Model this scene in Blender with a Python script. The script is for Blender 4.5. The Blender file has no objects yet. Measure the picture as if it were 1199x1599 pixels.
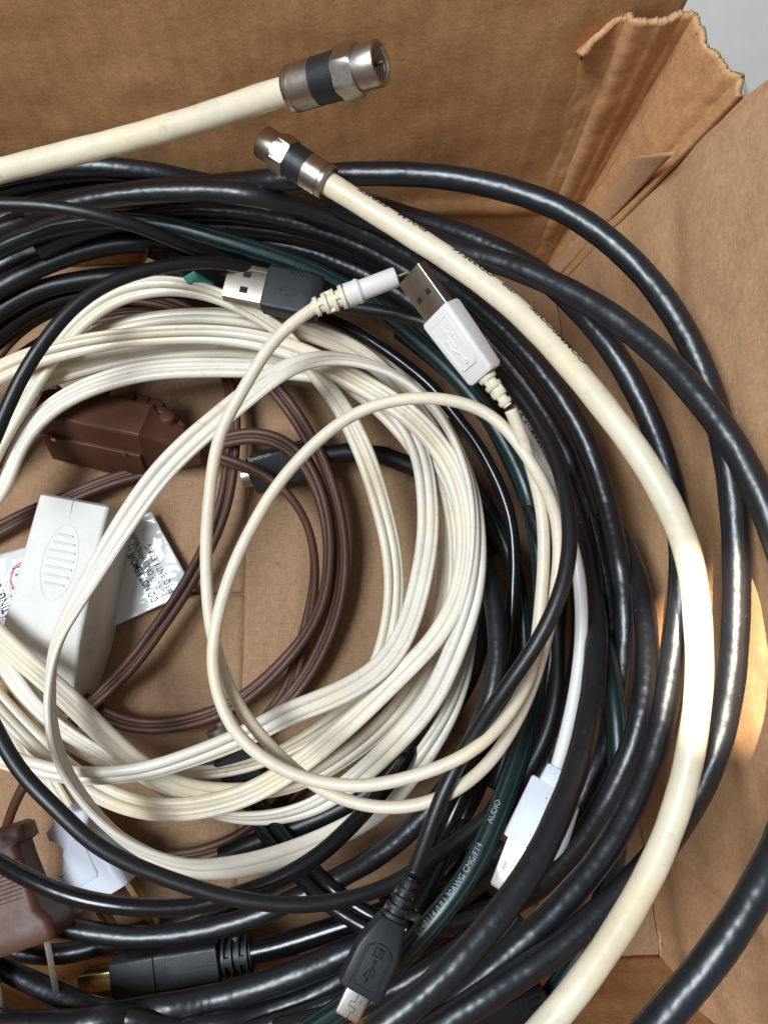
import bpy, bmesh, math, random
import numpy as np
from mathutils import Vector, Matrix, noise
random.seed(4)
MM = 0.001
scene = bpy.context.scene
COL = scene.collection
# ------------------------------------------------------------------ camera
CAM_H = 252.0            # mm above the cardboard floor
TILT = math.radians(8.0)
FPX = 1200.0
cam_d = bpy.data.cameras.new('camera')
cam = bpy.data.objects.new('camera', cam_d); COL.objects.link(cam)
cam.location = (0, 0, CAM_H*MM); cam.rotation_euler = (TILT, 0, 0)
cam_d.sensor_fit = 'VERTICAL'; cam_d.sensor_height = 36.0; cam_d.lens = 36.0*FPX/1599.0
cam_d.clip_start = 0.004; cam_d.clip_end = 50
scene.camera = cam
# ------------------------------------------------------------------ light
scene.view_settings.view_transform = 'Standard'; scene.view_settings.look = 'None'
scene.view_settings.exposure = -0.08; scene.view_settings.gamma = 1.0
world = bpy.data.worlds.new('World'); scene.world = world; world.use_nodes = True
bgn = world.node_tree.nodes['Background']
bgn.inputs[0].default_value = (0.80, 0.90, 1.0, 1); bgn.inputs[1].default_value = 0.31

def aim(o, target):
    o.rotation_euler = (Vector(target) - o.location).to_track_quat('-Z', 'Y').to_euler()
ld = bpy.data.lights.new('window_light', 'AREA'); ld.shape = 'RECTANGLE'; ld.size = 0.40; ld.size_y = 0.30
ld.energy = 12.8; ld.color = (0.83, 0.92, 1.0)
lo = bpy.data.objects.new('window_light', ld); COL.objects.link(lo)
lo.location = (-0.40, 0.02, 0.92); aim(lo, (0.0, 0.0, 0.03))
# warm shaft of low sun through a gap, a small patch at the right side of the box
sd = bpy.data.lights.new('sun_shaft', 'SPOT'); sd.energy = 480.0; sd.color = (1.0, 0.84, 0.62)
sd.spot_size = math.radians(1.75); sd.spot_blend = 0.15; sd.shadow_soft_size = 0.005
so = bpy.data.objects.new('sun_shaft', sd); COL.objects.link(so)
so.location = (-0.34, 0.12, 1.30); so.scale = (1.0, 1.0, 1.0)

# ------------------------------------------------------------------ pixel (of the 1199x1599 photograph) -> place
CT, ST = math.cos(TILT), math.sin(TILT)
def P(px, py, z):
    dx = (px-599.5)/FPX; dy = -(py-799.5)/FPX; dz = -1.0
    wy = dy*CT - dz*ST; wz = dy*ST + dz*CT
    t = (CAM_H - z)/(-wz)
    return np.stack([dx*t, wy*t, z + 0*t], axis=-1) if isinstance(t, np.ndarray) else np.array([dx*t, wy*t, z])
def depth(px, py, z):
    dy = -(py-799.5)/FPX
    return (CAM_H - z)/(-(dy*ST - CT))
def px2mm(w, px, py, z): return w*depth(px, py, z)/FPX
aim(so, tuple(P(1168, 1018, 98)*MM))

# ------------------------------------------------------------------ materials
def new_mat(name):
    m = bpy.data.materials.new(name); m.use_nodes = True
    nt = m.node_tree; b = nt.nodes['Principled BSDF']
    return m, nt, b
def nd(nt, t, **kw):
    n = nt.nodes.new(t)
    for k, v in kw.items():
        if k.startswith('i_'):
            n.inputs[k[2:].replace('_', ' ')].default_value = v
        else: setattr(n, k, v)
    return n
def coords(nt, scale=(1, 1, 1), kind='Object'):
    tc = nd(nt, 'ShaderNodeTexCoord'); mp = nd(nt, 'ShaderNodeMapping')
    mp.inputs['Scale'].default_value = scale
    nt.links.new(tc.outputs[kind], mp.inputs[0]); return mp.outputs[0]
def noise_n(nt, vec, scale, detail=4, rough=0.55):
    n = nd(nt, 'ShaderNodeTexNoise'); n.inputs['Scale'].default_value = scale
    n.inputs['Detail'].default_value = detail; n.inputs['Roughness'].default_value = rough
    nt.links.new(vec, n.inputs['Vector']); return n.outputs[0]
def ramp(nt, fac, stops):
    r = nd(nt, 'ShaderNodeValToRGB'); e = r.color_ramp.elements
    while len(e) < len(stops): e.new(0.5)
    for q, (p, c) in zip(e, stops):
        q.position = p; q.color = (c[0], c[1], c[2], 1) if len(c) == 3 else c
    nt.links.new(fac, r.inputs[0]); return r.outputs[0]
def mixc(nt, fac, a, b, mode='MIX'):
    m = nd(nt, 'ShaderNodeMix', data_type='RGBA', blend_type=mode)
    if isinstance(fac, (int, float)): m.inputs[0].default_value = fac
    else: nt.links.new(fac, m.inputs[0])
    for s, v in ((6, a), (7, b)):
        if isinstance(v, tuple): m.inputs[s].default_value = (*v[:3], 1)
        else: nt.links.new(v, m.inputs[s])
    return m.outputs[2]
def bump(nt, b, h, strength, dist, prev=None):
    n = nd(nt, 'ShaderNodeBump'); n.inputs['Strength'].default_value = strength; n.inputs['Distance'].default_value = dist
    nt.links.new(h, n.inputs['Height'])
    if prev is not None: nt.links.new(prev, n.inputs['Normal'])
    nt.links.new(n.outputs[0], b.inputs['Normal']); return n.outputs[0]

def pvc(name, col, rough=0.3, lump=0.25, lump_scale=330, grain=0.15, dirt=None, dust=0.0, spec=0.5, var=0.12):
    """cable jacket: slight lumps, fine grain, rubbed and dusty places"""
    m, nt, b = new_mat(name); v = coords(nt)
    n1 = noise_n(nt, v, 90, 3); n2 = noise_n(nt, v, 2600, 3, 0.6); n3 = noise_n(nt, v, lump_scale, 2, 0.4)
    dark = tuple(c*(1-var) for c in col); lite = tuple(min(1, c*(1+var)) for c in col)
    c = ramp(nt, n1, [(0.35, dark), (0.65, lite)])
    if dirt:
        nn = noise_n(nt, coords(nt, (1, 1, 1)), 420, 6, 0.72)
        c = mixc(nt, ramp(nt, nn, [(0.57, (0, 0, 0)), (0.77, (0.7, 0.7, 0.7))]), c, dirt)
        n5 = noise_n(nt, v, 45, 2)
        c = mixc(nt, ramp(nt, n5, [(0.5, (0, 0, 0)), (0.72, (.5, .5, .5))]), c, tuple(x*y for x, y in zip(col, (1.0, .88, .66))))
    if dust:
        nn = noise_n(nt, v, 1500, 2, 0.8)
        c = mixc(nt, ramp(nt, nn, [(0.72, (0, 0, 0)), (0.80, (dust, dust, dust))]), c, (0.35, 0.34, 0.33))
    nt.links.new(c, b.inputs['Base Color'])
    rr = nd(nt, 'ShaderNodeMapRange'); rr.inputs['To Min'].default_value = rough*0.8; rr.inputs['To Max'].default_value = rough*1.35
    nt.links.new(noise_n(nt, v, 500, 4, 0.65), rr.inputs[0]); nt.links.new(rr.outputs[0], b.inputs['Roughness'])
    b.inputs['Specular IOR Level'].default_value = spec
    p = bump(nt, b, n3, lump, 0.0012); bump(nt, b, n2, grain, 0.00012, p)
    return m
def metal(name, col, rough=0.25, tarnish=(0.25, 0.2, 0.15)):
    m, nt, b = new_mat(name); v = coords(nt)
    n = noise_n(nt, v, 700, 5, 0.7)
    c = mixc(nt, ramp(nt, n, [(0.5, (0, 0, 0)), (0.8, (.6, .6, .6))]), col, tarnish)
    nt.links.new(c, b.inputs['Base Color']); b.inputs['Metallic'].default_value = 1.0
    rr = nd(nt, 'ShaderNodeMapRange'); rr.inputs['To Min'].default_value = rough*0.7; rr.inputs['To Max'].default_value = rough*1.6
    nt.links.new(n, rr.inputs[0]); nt.links.new(rr.outputs[0], b.inputs['Roughness'])
    bump(nt, b, noise_n(nt, v, 1800, 3), 0.08, 0.0001)
    return m
def flat_mat(name, col, rough=0.5, met=0.0):
    m, nt, b = new_mat(name); v = coords(nt)
    n = noise_n(nt, v, 900, 3)
    nt.links.new(ramp(nt, n, [(0.3, tuple(c*.85 for c in col)), (0.7, tuple(min(1, c*1.1) for c in col))]), b.inputs['Base Color'])
    b.inputs['Roughness'].default_value = rough; b.inputs['Metallic'].default_value = met
    return m
def cardboard(name, col, flute=(1, 0, 0), flute_amt=0.10, spots=True):
    """kraft liner: mottled fibre, faint flute lines, scuffs"""
    m, nt, b = new_mat(name); v = coords(nt)
    big = noise_n(nt, v, 22, 5, 0.6); mid = noise_n(nt, v, 180, 5, 0.7)
    fib = noise_n(nt, coords(nt, (1, .22, .6)), 1700, 4, 0.75)
    fib2 = noise_n(nt, coords(nt, (.25, 1, .5)), 1500, 4, 0.75)
    c = ramp(nt, big, [(0.3, tuple(x*.93 for x in col)), (0.7, tuple(x*1.07 for x in col))])
    c = mixc(nt, 0.5, c, ramp(nt, mid, [(0.3, tuple(x*.84 for x in col)), (0.7, tuple(x*1.14 for x in col))]))
    c = mixc(nt, 0.42, c, ramp(nt, fib, [(0.33, tuple(x*.55 for x in col)), (0.68, tuple(min(1, x*1.5) for x in col))]))
    c = mixc(nt, 0.26, c, ramp(nt, fib2, [(0.33, tuple(x*.55 for x in col)), (0.68, tuple(min(1, x*1.5) for x in col))]))
    if spots:
        s = noise_n(nt, v, 240, 1, 0.3)
        c = mixc(nt, ramp(nt, s, [(0.80, (0, 0, 0)), (0.83, (.7, .7, .7))]), c, tuple(x*.45 for x in col))
    nt.links.new(c, b.inputs['Base Color']); b.inputs['Roughness'].default_value = 0.82
    b.inputs['Specular IOR Level'].default_value = 0.25
    w = nd(nt, 'ShaderNodeTexWave'); w.inputs['Scale'].default_value = 60; w.inputs['Distortion'].default_value = 2.5
    w.inputs['Detail'].default_value = 2; w.inputs['Detail Scale'].default_value = 1.5
    w.bands_direction = 'X' if flute[0] else 'Y'
    nt.links.new(v, w.inputs['Vector'])
    p = bump(nt, b, w.outputs[1], flute_amt, 0.0006)
    p = bump(nt, b, big, 0.12, 0.003, p); p = bump(nt, b, mid, 0.15, 0.0006, p); bump(nt, b, fib, 0.35, 0.0002, p)
    return m

M = {}
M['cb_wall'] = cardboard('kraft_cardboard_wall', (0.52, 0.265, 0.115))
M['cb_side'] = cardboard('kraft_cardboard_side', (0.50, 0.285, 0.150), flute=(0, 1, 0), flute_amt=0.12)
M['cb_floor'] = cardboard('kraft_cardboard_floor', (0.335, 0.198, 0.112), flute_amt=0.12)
M['cb_edge'] = cardboard('torn_cardboard_edge', (0.54, 0.32, 0.165), flute_amt=0.3, spots=False)
M['black'] = pvc('black_coax_jacket', (0.007, 0.008, 0.011), 0.33, 0.26, 240, 0.12, dust=0.8, spec=0.72)
M['black_soft'] = pvc('black_rubber_jacket', (0.007, 0.007, 0.0075), 0.38, 0.08, 200, 0.2, dust=0.5)
M['black_gloss'] = pvc('glossy_black_jacket', (0.005, 0.005, 0.006), 0.2, 0.10, 200, 0.05, dust=0.4)
M['black_plug'] = pvc('matt_black_moulding', (0.012, 0.013, 0.015), 0.46, 0.05, 200, 0.35, dust=0.3)
M['green'] = pvc('green_black_jacket', (0.007, 0.015, 0.016), 0.3, 0.1, 200, 0.1, dust=0.4)
M['green_line'] = flat_mat('green_stripe', (0.014, 0.052, 0.050), 0.35)
M['coax_white'] = pvc('cream_coax_jacket', (0.72, 0.62, 0.46), 0.33, 0.12, 260, 0.08, dirt=(0.44, 0.31, 0.16), var=0.08)
M['cream'] = pvc('cream_flat_cord', (0.73, 0.645, 0.505), 0.33, 0.05, 200, 0.08, dirt=(0.40, 0.28, 0.16), var=0.06)
M['cream_pale'] = pvc('pale_flat_cord', (0.75, 0.68, 0.575), 0.33, 0.05, 200, 0.08, dirt=(0.42, 0.30, 0.17), var=0.05)
M['cream_thin'] = pvc('cream_thin_cord', (0.72, 0.61, 0.47), 0.36, 0.10, 500, 0.25, dirt=(0.52, 0.38, 0.24), var=0.06)
M['white_cord'] = pvc('white_thin_cord', (0.72, 0.70, 0.68), 0.35, 0.04, 300, 0.05, var=0.04)
M['white_plug'] = pvc('white_moulding', (0.72, 0.67, 0.63), 0.42, 0.03, 200, 0.25, var=0.03)
M['white_cool'] = pvc('cool_white_moulding', (0.62, 0.64, 0.70), 0.42, 0.03, 200, 0.15, dust=0.2, var=0.03)
M['ivory'] = pvc('ivory_moulding', (0.70, 0.62, 0.46), 0.45, 0.03, 200, 0.2, var=0.03)
M['grey_block'] = pvc('off_white_block', (0.68, 0.65, 0.595), 0.5, 0.04, 200, 0.5, dirt=(0.6, 0.55, 0.47), var=0.04)
M['brown'] = pvc('brown_cord', (0.088, 0.033, 0.019), 0.48, 0.06, 200, 0.15, var=0.10)
M['brown_plug'] = pvc('brown_moulding', (0.088, 0.032, 0.018), 0.45, 0.05, 150, 0.15, dust=0.4, var=0.12, spec=0.35)
M['nickel'] = metal('nickel', (0.46, 0.40, 0.34), 0.30)
M['steel'] = metal('bright_steel', (0.62, 0.58, 0.52), 0.3)
M['gold'] = metal('gold_plate', (0.85, 0.62, 0.28), 0.22)
M['silver'] = metal('dull_silver', (0.60, 0.55, 0.50), 0.35)
M['brass'] = metal('tarnished_brass', (0.50, 0.38, 0.20), 0.3, (0.16, 0.11, 0.06))
M['copper'] = metal('copper', (0.45, 0.22, 0.12), 0.35)
M['dark'] = flat_mat('dark_recess', (0.006, 0.006, 0.006), 0.8)
M['ink'] = flat_mat('black_ink', (0.012, 0.012, 0.012), 0.6)
M['ink_white'] = flat_mat('pale_ink', (0.34, 0.35, 0.37), 0.5)
M['red'] = flat_mat('red_ink', (0.42, 0.01, 0.02), 0.35)
M['teal'] = flat_mat('teal_tape', (0.05, 0.28, 0.21), 0.4)
def paper():
    m, nt, b = new_mat('glossy_label_paper'); v = coords(nt)
    nt.links.new(ramp(nt, noise_n(nt, v, 60, 3), [(0.3, (0.60, 0.60, 0.585)), (0.7, (0.72, 0.72, 0.70))]), b.inputs['Base Color'])
    b.inputs['Roughness'].default_value = 0.16; b.inputs['Coat Weight'].default_value = 0.6; b.inputs['Coat Roughness'].default_value = 0.06
    p = bump(nt, b, noise_n(nt, v, 45, 2), 0.35, 0.003)
    return m
M['paper'] = paper()
def slab():
    m, nt, b = new_mat('grey_stone_slab'); v = coords(nt)
    c = ramp(nt, noise_n(nt, v, 9, 6, 0.6), [(0.3, (0.47, 0.435, 0.39)), (0.7, (0.63, 0.59, 0.54))])
    vn = nd(nt, 'ShaderNodeTexNoise'); vn.inputs['Scale'].default_value = 7; vn.inputs['Detail'].default_value = 8; vn.inputs['Distortion'].default_value = 1.6
    nt.links.new(coords(nt, (1, .35, 1)), vn.inputs['Vector'])
    c = mixc(nt, ramp(nt, vn.outputs[0], [(0.485, (0, 0, 0)), (0.5, (.8, .8, .8)), (0.515, (0, 0, 0))]), c, (0.16, 0.155, 0.15))
    nt.links.new(c, b.inputs['Base Color']); b.inputs['Roughness'].default_value = 0.6
    bump(nt, b, vn.outputs[0], 0.4, 0.002); return m
M['slab'] = slab()

# ------------------------------------------------------------------ object helpers (everything below in millimetres)
def link(name, me, mat=None, parent=None, loc=None, smooth=True):
    o = bpy.data.objects.new(name, me); COL.objects.link(o)
    if mat is not None:
        for mm in (mat if isinstance(mat, (list, tuple)) else [mat]): me.materials.append(mm)
    if smooth is True:
        me.polygons.foreach_set('use_smooth', [True]*len(me.polygons))
    elif smooth:
        me.polygons.foreach_set('use_smooth', [True]*len(me.polygons)); me.set_sharp_from_angle(angle=math.radians(smooth))
    if parent is not None:
        o.parent = parent
        L = Vector((0, 0, 0)); q = parent
        while q is not None: L = L + q.location; q = q.parent
        if parent.type == 'EMPTY': o.matrix_parent_inverse = Matrix.Translation(-L)
    return o
def mesh_pd(name, V, F):
    me = bpy.data.meshes.new(name)
    V = np.asarray(V, dtype=float)*MM
    me.from_pydata(V.tolist(), [], F); me.validate(); return me
def thing(name, label, cat, at, group=None):
    o = bpy.data.objects.new(name, None); COL.objects.link(o); o.empty_display_size = 0.01
    o.location = Vector(at)*MM
    o['label'] = label; o['category'] = cat
    if group: o['group'] = group
    return o
def tag(o, label, cat, group=None):
    o['label'] = label; o['category'] = cat
    if group: o['group'] = group
    return o
class Fr:
    """local frame: x runs from A to B, y across, z up; roll about x in degrees"""
    def __init__(s, A, B, roll=0):
        s.o = np.array(A, float); d = np.array(B, float) - s.o; s.L = np.linalg.norm(d); s.x = d/s.L
        up = np.array([0, 0, 1.0])
        y = np.cross(up, s.x); y /= np.linalg.norm(y); z = np.cross(s.x, y)
        r = math.radians(roll); s.y = y*math.cos(r) + z*math.sin(r); s.z = np.cross(s.x, s.y)
    def p(s, x, y, z): return s.o + s.x*x + s.y*y + s.z*z
    def pts(s, A):
        A = np.asarray(A, float); return s.o + A[:, :1]*s.x + A[:, 1:2]*s.y + A[:, 2:3]*s.z
def rrect(hw, hh, r, n=4):
    r = min(r, hw*.999, hh*.999); out = []
    for cx, cy, a0 in ((hw-r, hh-r, 0), (-(hw-r), hh-r, 90), (-(hw-r), -(hh-r), 180), (hw-r, -(hh-r), 270)):
        for k in range(n+1):
            a = math.radians(a0 + 90*k/n); out.append((cx + r*math.cos(a), cy + r*math.sin(a)))
    return out
def loft_vf(fr, secs, n=4, cap=True):
    """secs: (x, halfwidth, halfheight, radius, y offset, z offset)"""
    V, F = [], []; m = None
    for s in secs:
        x, hw, hh, r = s[:4]; oy = s[4] if len(s) > 4 else 0; oz = s[5] if len(s) > 5 else 0
        q = rrect(hw, hh, r, n); m = len(q)
        V += [(x, a+oy, b+oz) for a, b in q]
    for i in range(len(secs)-1):
        for k in range(m):
            a, b = i*m+k, i*m+(k+1) % m
            F.append((a, b, b+m, a+m))
    if cap:
        F.append(tuple(range(m-1, -1, -1))); F.append(tuple(range((len(secs)-1)*m, len(secs)*m)))
    return fr.pts(V), F
def loft(name, fr, secs, mat, parent, n=4, sm=35, cap=True):
    V, F = loft_vf(fr, secs, n, cap); return link(name, mesh_pd(name, V, F), mat, parent, smooth=sm)
def lathe(name, fr, prof, mat, parent, seg=40, sm=35, hexa=False, cap=True):
    V, F = [], []; n = 6 if hexa else seg
    for x, r in prof:
        for k in range(n):
            a = 2*math.pi*(k+.25)/n; V.append((x, r*math.cos(a), r*math.sin(a)))
    for i in range(len(prof)-1):
        for k in range(n):
            a, b = i*n+k, i*n+(k+1) % n; F.append((a, b, b+n, a+n))
    if cap:
        F.append(tuple(range(n-1, -1, -1))); F.append(tuple(range((len(prof)-1)*n, len(prof)*n)))
    return link(name, mesh_pd(name, fr.pts(V), F), mat, parent, smooth=sm)
def join_vf(parts):
    V, F = [], []; 
    for v, f in parts:
        o = len(V); V += [tuple(x) for x in v]; F += [tuple(i+o for i in q) for q in f]
    return V, F
def lofts(name, fr, lists, mat, parent, n=3, sm=35):
    V, F = join_vf([loft_vf(fr, s, n) for s in lists]); return link(name, mesh_pd(name, V, F), mat, parent, smooth=sm)
def relief(name, fr, x0, x1, w0, h0, w1, h1, nr, mat, parent, gap=0.42, bars=True, core=0.72):
    """moulded strain relief: thin core, rings and bridges between them"""
    L = x1-x0; ls = [[(x0, w0*core, h0*core, 9), (x1, w1*core, h1*core, 9)]]
    st = L/nr
    for k in range(nr):
        a = x0 + k*st + st*gap*0.5; b = x0 + (k+1)*st - st*gap*0.5
        fa = (a-x0)/L; fb = (b-x0)/L
        wa, ha = w0+(w1-w0)*fa, h0+(h1-h0)*fa; wb, hb = w0+(w1-w0)*fb, h0+(h1-h0)*fb
        ls.append([(a, wa*.93, ha*.93, 9), (a+st*.08, wa, ha, 9), (b-st*.08, wb, hb, 9), (b, wb*.93, hb*.93, 9)])
        if bars and k < nr-1:
            c = x0 + (k+1)*st; f = (c-x0)/L; w, h = w0+(w1-w0)*f, h0+(h1-h0)*f
            if k % 2 == 0: ls.append([(c-st*.3, w*.22, h*.96, .2), (c+st*.3, w*.22, h*.96, .2)])
            else: ls.append([(c-st*.3, w*.96, h*.25, .2), (c+st*.3, w*.96, h*.25, .2)])
    return lofts(name, fr, ls, mat, parent)
_tc = {}
def text_mesh(s, size, bold=False):
    """glyph outlines as flat triangles, millimetres, base line on x"""
    k = (s, size)
    if k in _tc: return _tc[k]
    cu = bpy.data.curves.new('t', 'FONT'); cu.body = s; cu.size = 1.0; cu.resolution_u = 3; cu.offset = 0.018 if bold else 0.0
    ob = bpy.data.objects.new('t', cu); COL.objects.link(ob); bpy.context.view_layer.update()
    me = bpy.data.meshes.new_from_object(ob.evaluated_get(bpy.context.evaluated_depsgraph_get()))
    bm = bmesh.new(); bm.from_mesh(me); bmesh.ops.triangulate(bm, faces=bm.faces)
    bmesh.ops.subdivide_edges(bm, edges=[e for e in bm.edges if e.calc_length() > 0.12], cuts=2, use_grid_fill=True)
    bmesh.ops.triangulate(bm, faces=bm.faces); bm.to_mesh(me); bm.free()
    V = np.array([v.co[:] for v in me.vertices])*size; F = [tuple(p.vertices) for p in me.polygons]
    bpy.data.objects.remove(ob); bpy.data.curves.remove(cu); bpy.data.meshes.remove(me)
    _tc[k] = (V, F); return V, F
def text_flat(name, s, fr, x, y, z, ang, size, mat, parent, stretch=1.0, bold=False, h=0.0):
    V, F = text_mesh(s, size, bold); a = math.radians(ang); V = V.copy(); V[:, 0] *= stretch
    Q = np.stack([x + V[:, 0]*math.cos(a) - V[:, 1]*math.sin(a), y + V[:, 0]*math.sin(a) + V[:, 1]*math.cos(a), z + 0*V[:, 0]], -1)
    me = mesh_pd(name, fr.pts(Q), F); o = link(name, me, mat, parent, smooth=False)
    if h:
        md = o.modifiers.new('raise', 'SOLIDIFY'); md.thickness = h*MM; md.offset = 0
    return o
def path_strip(name, fr, polys, z, w, h, mat, parent):
    """thin rounded raised (or inked) line work: polys are lists of (x,y) in the frame"""
    parts = []; cs = [(-1, 0), (-.8, .62), (-.35, .95), (.35, .95), (.8, .62), (1, 0)]; m = len(cs)
    for pl in polys:
        pl = np.array(pl, float); closed = len(pl) > 3 and np.hypot(*(pl[0]-pl[-1])) < 1e-5
        if closed: pl = pl[:-1]
        n = len(pl); V = []
        for k in range(n):
            a = pl[k-1] if (k > 0 or closed) else pl[k]; b = pl[(k+1) % n] if (k < n-1 or closed) else pl[k]
            d1 = pl[k]-a; d2 = b-pl[k]; l1 = np.hypot(*d1); l2 = np.hypot(*d2)
            d1 = d1/l1 if l1 > 1e-9 else None; d2 = d2/l2 if l2 > 1e-9 else None
            if d1 is None: d1 = d2
            if d2 is None: d2 = d1
            t = d1+d2; L = np.hypot(*t); t = t/L if L > 1e-6 else d1
            sc = min(1.6, 1/max(.3, float(np.dot(t, d1)))); nn = np.array([-t[1], t[0]])*sc*w/2
            V += [(pl[k][0]+nn[0]*c, pl[k][1]+nn[1]*c, z-0.04+(h+.04)*q) for c, q in cs]
        F = [((k*m+i), (k*m+i+1), ((k+1) % n)*m+i+1, ((k+1) % n)*m+i) for k in range(n if closed else n-1) for i in range(m-1)]
        if not closed: F += [tuple(range(m)), tuple(range((n-1)*m+m-1, (n-1)*m-1, -1))]
        parts.append((V, F))
    V, F = join_vf(parts); return link(name, mesh_pd(name, fr.pts(V), F), mat, parent, smooth=50)
def circ(cx, cy, r, n=14, a0=0, a1=360, ry=None):
    ry = ry or r
    return [(cx+r*math.cos(math.radians(a0+(a1-a0)*k/n)), cy+ry*math.sin(math.radians(a0+(a1-a0)*k/n))) for k in range(n+1)]
def trident(cx, cy, s, ang=0):
    """the USB fork, s = half length"""
    ps = [[(-s, 0), (s, 0)], [(s*.62, s*.14), (s, 0), (s*.62, -s*.14)], circ(-s, 0, s*.14, 8),
          [(-s*.6, 0), (-s*.2, s*.36), (s*.2, s*.36)], circ(s*.28, s*.36, s*.08, 6),
          [(-s*.3, 0), (s*.02, -s*.36), (s*.38, -s*.36)], [(s*.38, -s*.28), (s*.52, -s*.28), (s*.52, -s*.44), (s*.38, -s*.44), (s*.38, -s*.28)]]
    a = math.radians(ang)
    return [[(cx + x*math.cos(a)-y*math.sin(a), cy + x*math.sin(a)+y*math.cos(a)) for x, y in p] for p in ps]
# ------------------------------------------------------------------ cable runs, traced as (x, y, height mm)
# id: (radius, profile, material, points[, twist])
R_COAX = 2.8
RUNS = {}
def run(k, r, prof, mat, pts, tw=0.0): RUNS[k] = dict(r=r, prof=prof, mat=mat, pts=np.array(pts, float), tw=tw)
# cream coax
run('wc1', 2.9, 'round', 'coax_white', [(-90,290,74),(0,267,78),(100,242,82),(200,217,86),(300,189,91),(400,156,98),(456,139,103)])
run('wc2', 2.7, 'round', 'coax_white', [(512,286,84),(560,316,84),(640,366,84),(720,418,86),(800,478,90),(880,560,96),(950,645,102),(1005,720,105),(1050,800,104),(1078,880,102),(1088,960,100),(1092,1040,99),(1086,1120,98),(1068,1220,98),(1035,1320,99),(990,1410,101),(940,1490,103),(880,1570,104),(810,1650,104)])
# outer black coax loops
run('b1', R_COAX, 'round', 'black', [(-60,372,46),(40,330,50),(150,306,54),(260,295,60),(340,289,66),(420,282,72),(520,273,78),(600,271,80),(683,275,82),(761,288,84),(838,310,86),(905,342,88),(965,388,90),(1020,445,91),(1065,512,92),(1098,582,93),(1122,655,93),(1138,735,92),(1147,820,92),(1150,900,92),(1147,1000,91),(1137,1090,90),(1118,1172,88),(1086,1245,86),(1043,1312,86),(990,1374,88),(940,1422,90),(895,1462,92),(850,1497,93),(765,1552,94),(680,1606,94),(600,1660,94)])
run('m1', R_COAX, 'round', 'black', [(420,305,48),(500,318,56),(580,342,66),(650,368,74),(720,395,80),(790,412,84),(857,440,88),(913,468,92),(969,505,95),(1025,549,99),(1062,588,102),(1100,632,105),(1142,690,107),(1172,745,108),(1205,820,109),(1240,930,110),(1260,1050,112),(1255,1180,116),(1225,1300,120),(1180,1392,122),(1120,1485,122),(1060,1560,120),(1000,1625,118)])
run('t1', R_COAX, 'round', 'black', [(470,300,46),(560,315,54),(640,340,62),(710,362,68),(775,388,72),(840,425,75),(905,485,78),(950,538,80),(985,595,80),(1014,655,80),(1038,718,79),(1056,790,78),(1064,860,77),(1062,930,76),(1055,1000,76),(1046,1060,77),(1033,1130,78),(1010,1205,80),(975,1280,83),(935,1345,85),(895,1392,87),(850,1440,88),(800,1485,88),(740,1535,88),(655,1600,88),(590,1650,88)])
# inner black ring
run('b2', R_COAX, 'round', 'black', [(-50,378,58),(0,360,60),(60,335,63),(120,316,66),(200,303,68),(290,298,68),(370,302,66),(450,318,63),(530,344,60),(620,388,57),(700,440,54),(780,508,50),(850,585,48),(900,660,47),(932,735,47),(952,810,48),(967,880,50),(975,950,53),(974,1020,56),(966,1090,58),(945,1160,60),(915,1230,60),(880,1295,58),(840,1350,54),(790,1400,50)])
run('p1', R_COAX, 'round', 'black', [(60,392,40),(140,358,42),(250,337,44),(330,332,45),(420,342,45),(520,367,44),(600,402,42),(680,455,40),(760,530,38),(820,600,36),(870,680,36),(905,760,36),(930,840,38),(947,915,42),(955,985,47),(950,1060,52),(935,1130,54),(908,1205,54),(870,1270,50),(820,1330,46)])
run('p2', R_COAX, 'round', 'black', [(180,372,36),(260,358,38),(330,354,40),(420,360,40),(500,375,39),(590,407,38),(670,455,36),(740,515,34),(800,590,33),(845,665,33),(880,740,34),(905,810,38),(920,880,44),(930,960,54),(929,1040,64),(921,1110,72),(903,1190,80),(875,1265,86),(843,1335,91),(800,1400,95),(755,1458,97),(705,1513,98),(650,1563,98),(580,1615,98)])
run('p3', R_COAX, 'round', 'black', [(220,380,30),(330,372,32),(400,374,33),(480,391,33),(550,418,32),(620,455,30),(690,507,28),(750,570,26),(800,640,25),(850,730,26),(885,820,28),(905,920,30),(905,1010,32),(885,1110,34),(850,1200,34),(800,1290,32)])
run('k4', R_COAX, 'round', 'black', [(945,800,36),(975,850,44),(998,915,56),(1008,975,64),(1011,1040,69),(1004,1100,72),(990,1160,72),(963,1220,70),(930,1278,66),(892,1332,60),(850,1378,54),(800,1410,48),(745,1432,42),(690,1446,36),(620,1462,30),(540,1480,26)])
run('t0', R_COAX, 'round', 'black', [(-60,290,56),(0,275,58),(60,262,60),(150,260,61),(230,268,60),(300,282,57),(380,300,52),(470,330,46)])
run('u1', R_COAX, 'round', 'black_soft', [(-40,475,36),(0,450,38),(50,423,39),(100,403,40),(150,387,40),(200,379,40),(260,380,38),(330,392,34),(420,420,30)])
run('u2', R_COAX, 'round', 'black_soft', [(-40,515,30),(0,485,32),(50,455,33),(100,442,33),(150,434,33),(200,430,32),(260,430,30),(330,444,26)])
run('u3', R_COAX, 'round', 'black_soft', [(-40,560,20),(0,520,22),(60,480,23),(120,460,24),(200,450,24),(300,452,22),(400,475,20)])
run('u4', R_COAX, 'round', 'black', [(-50,440,26),(10,410,28),(80,385,29),(160,365,30),(260,362,30),(360,380,28),(460,410,26),(560,450,22),(660,520,18),(750,620,14),(800,700,12)])
run('u5', R_COAX, 'round', 'black', [(-50,340,40),(30,312,42),(120,296,42),(220,296,42),(340,315,40),(460,350,36),(570,395,32)])
run('u6', R_COAX, 'round', 'black', [(-60,318,48),(20,295,50),(110,280,51),(200,280,50),(300,300,46)])
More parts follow.
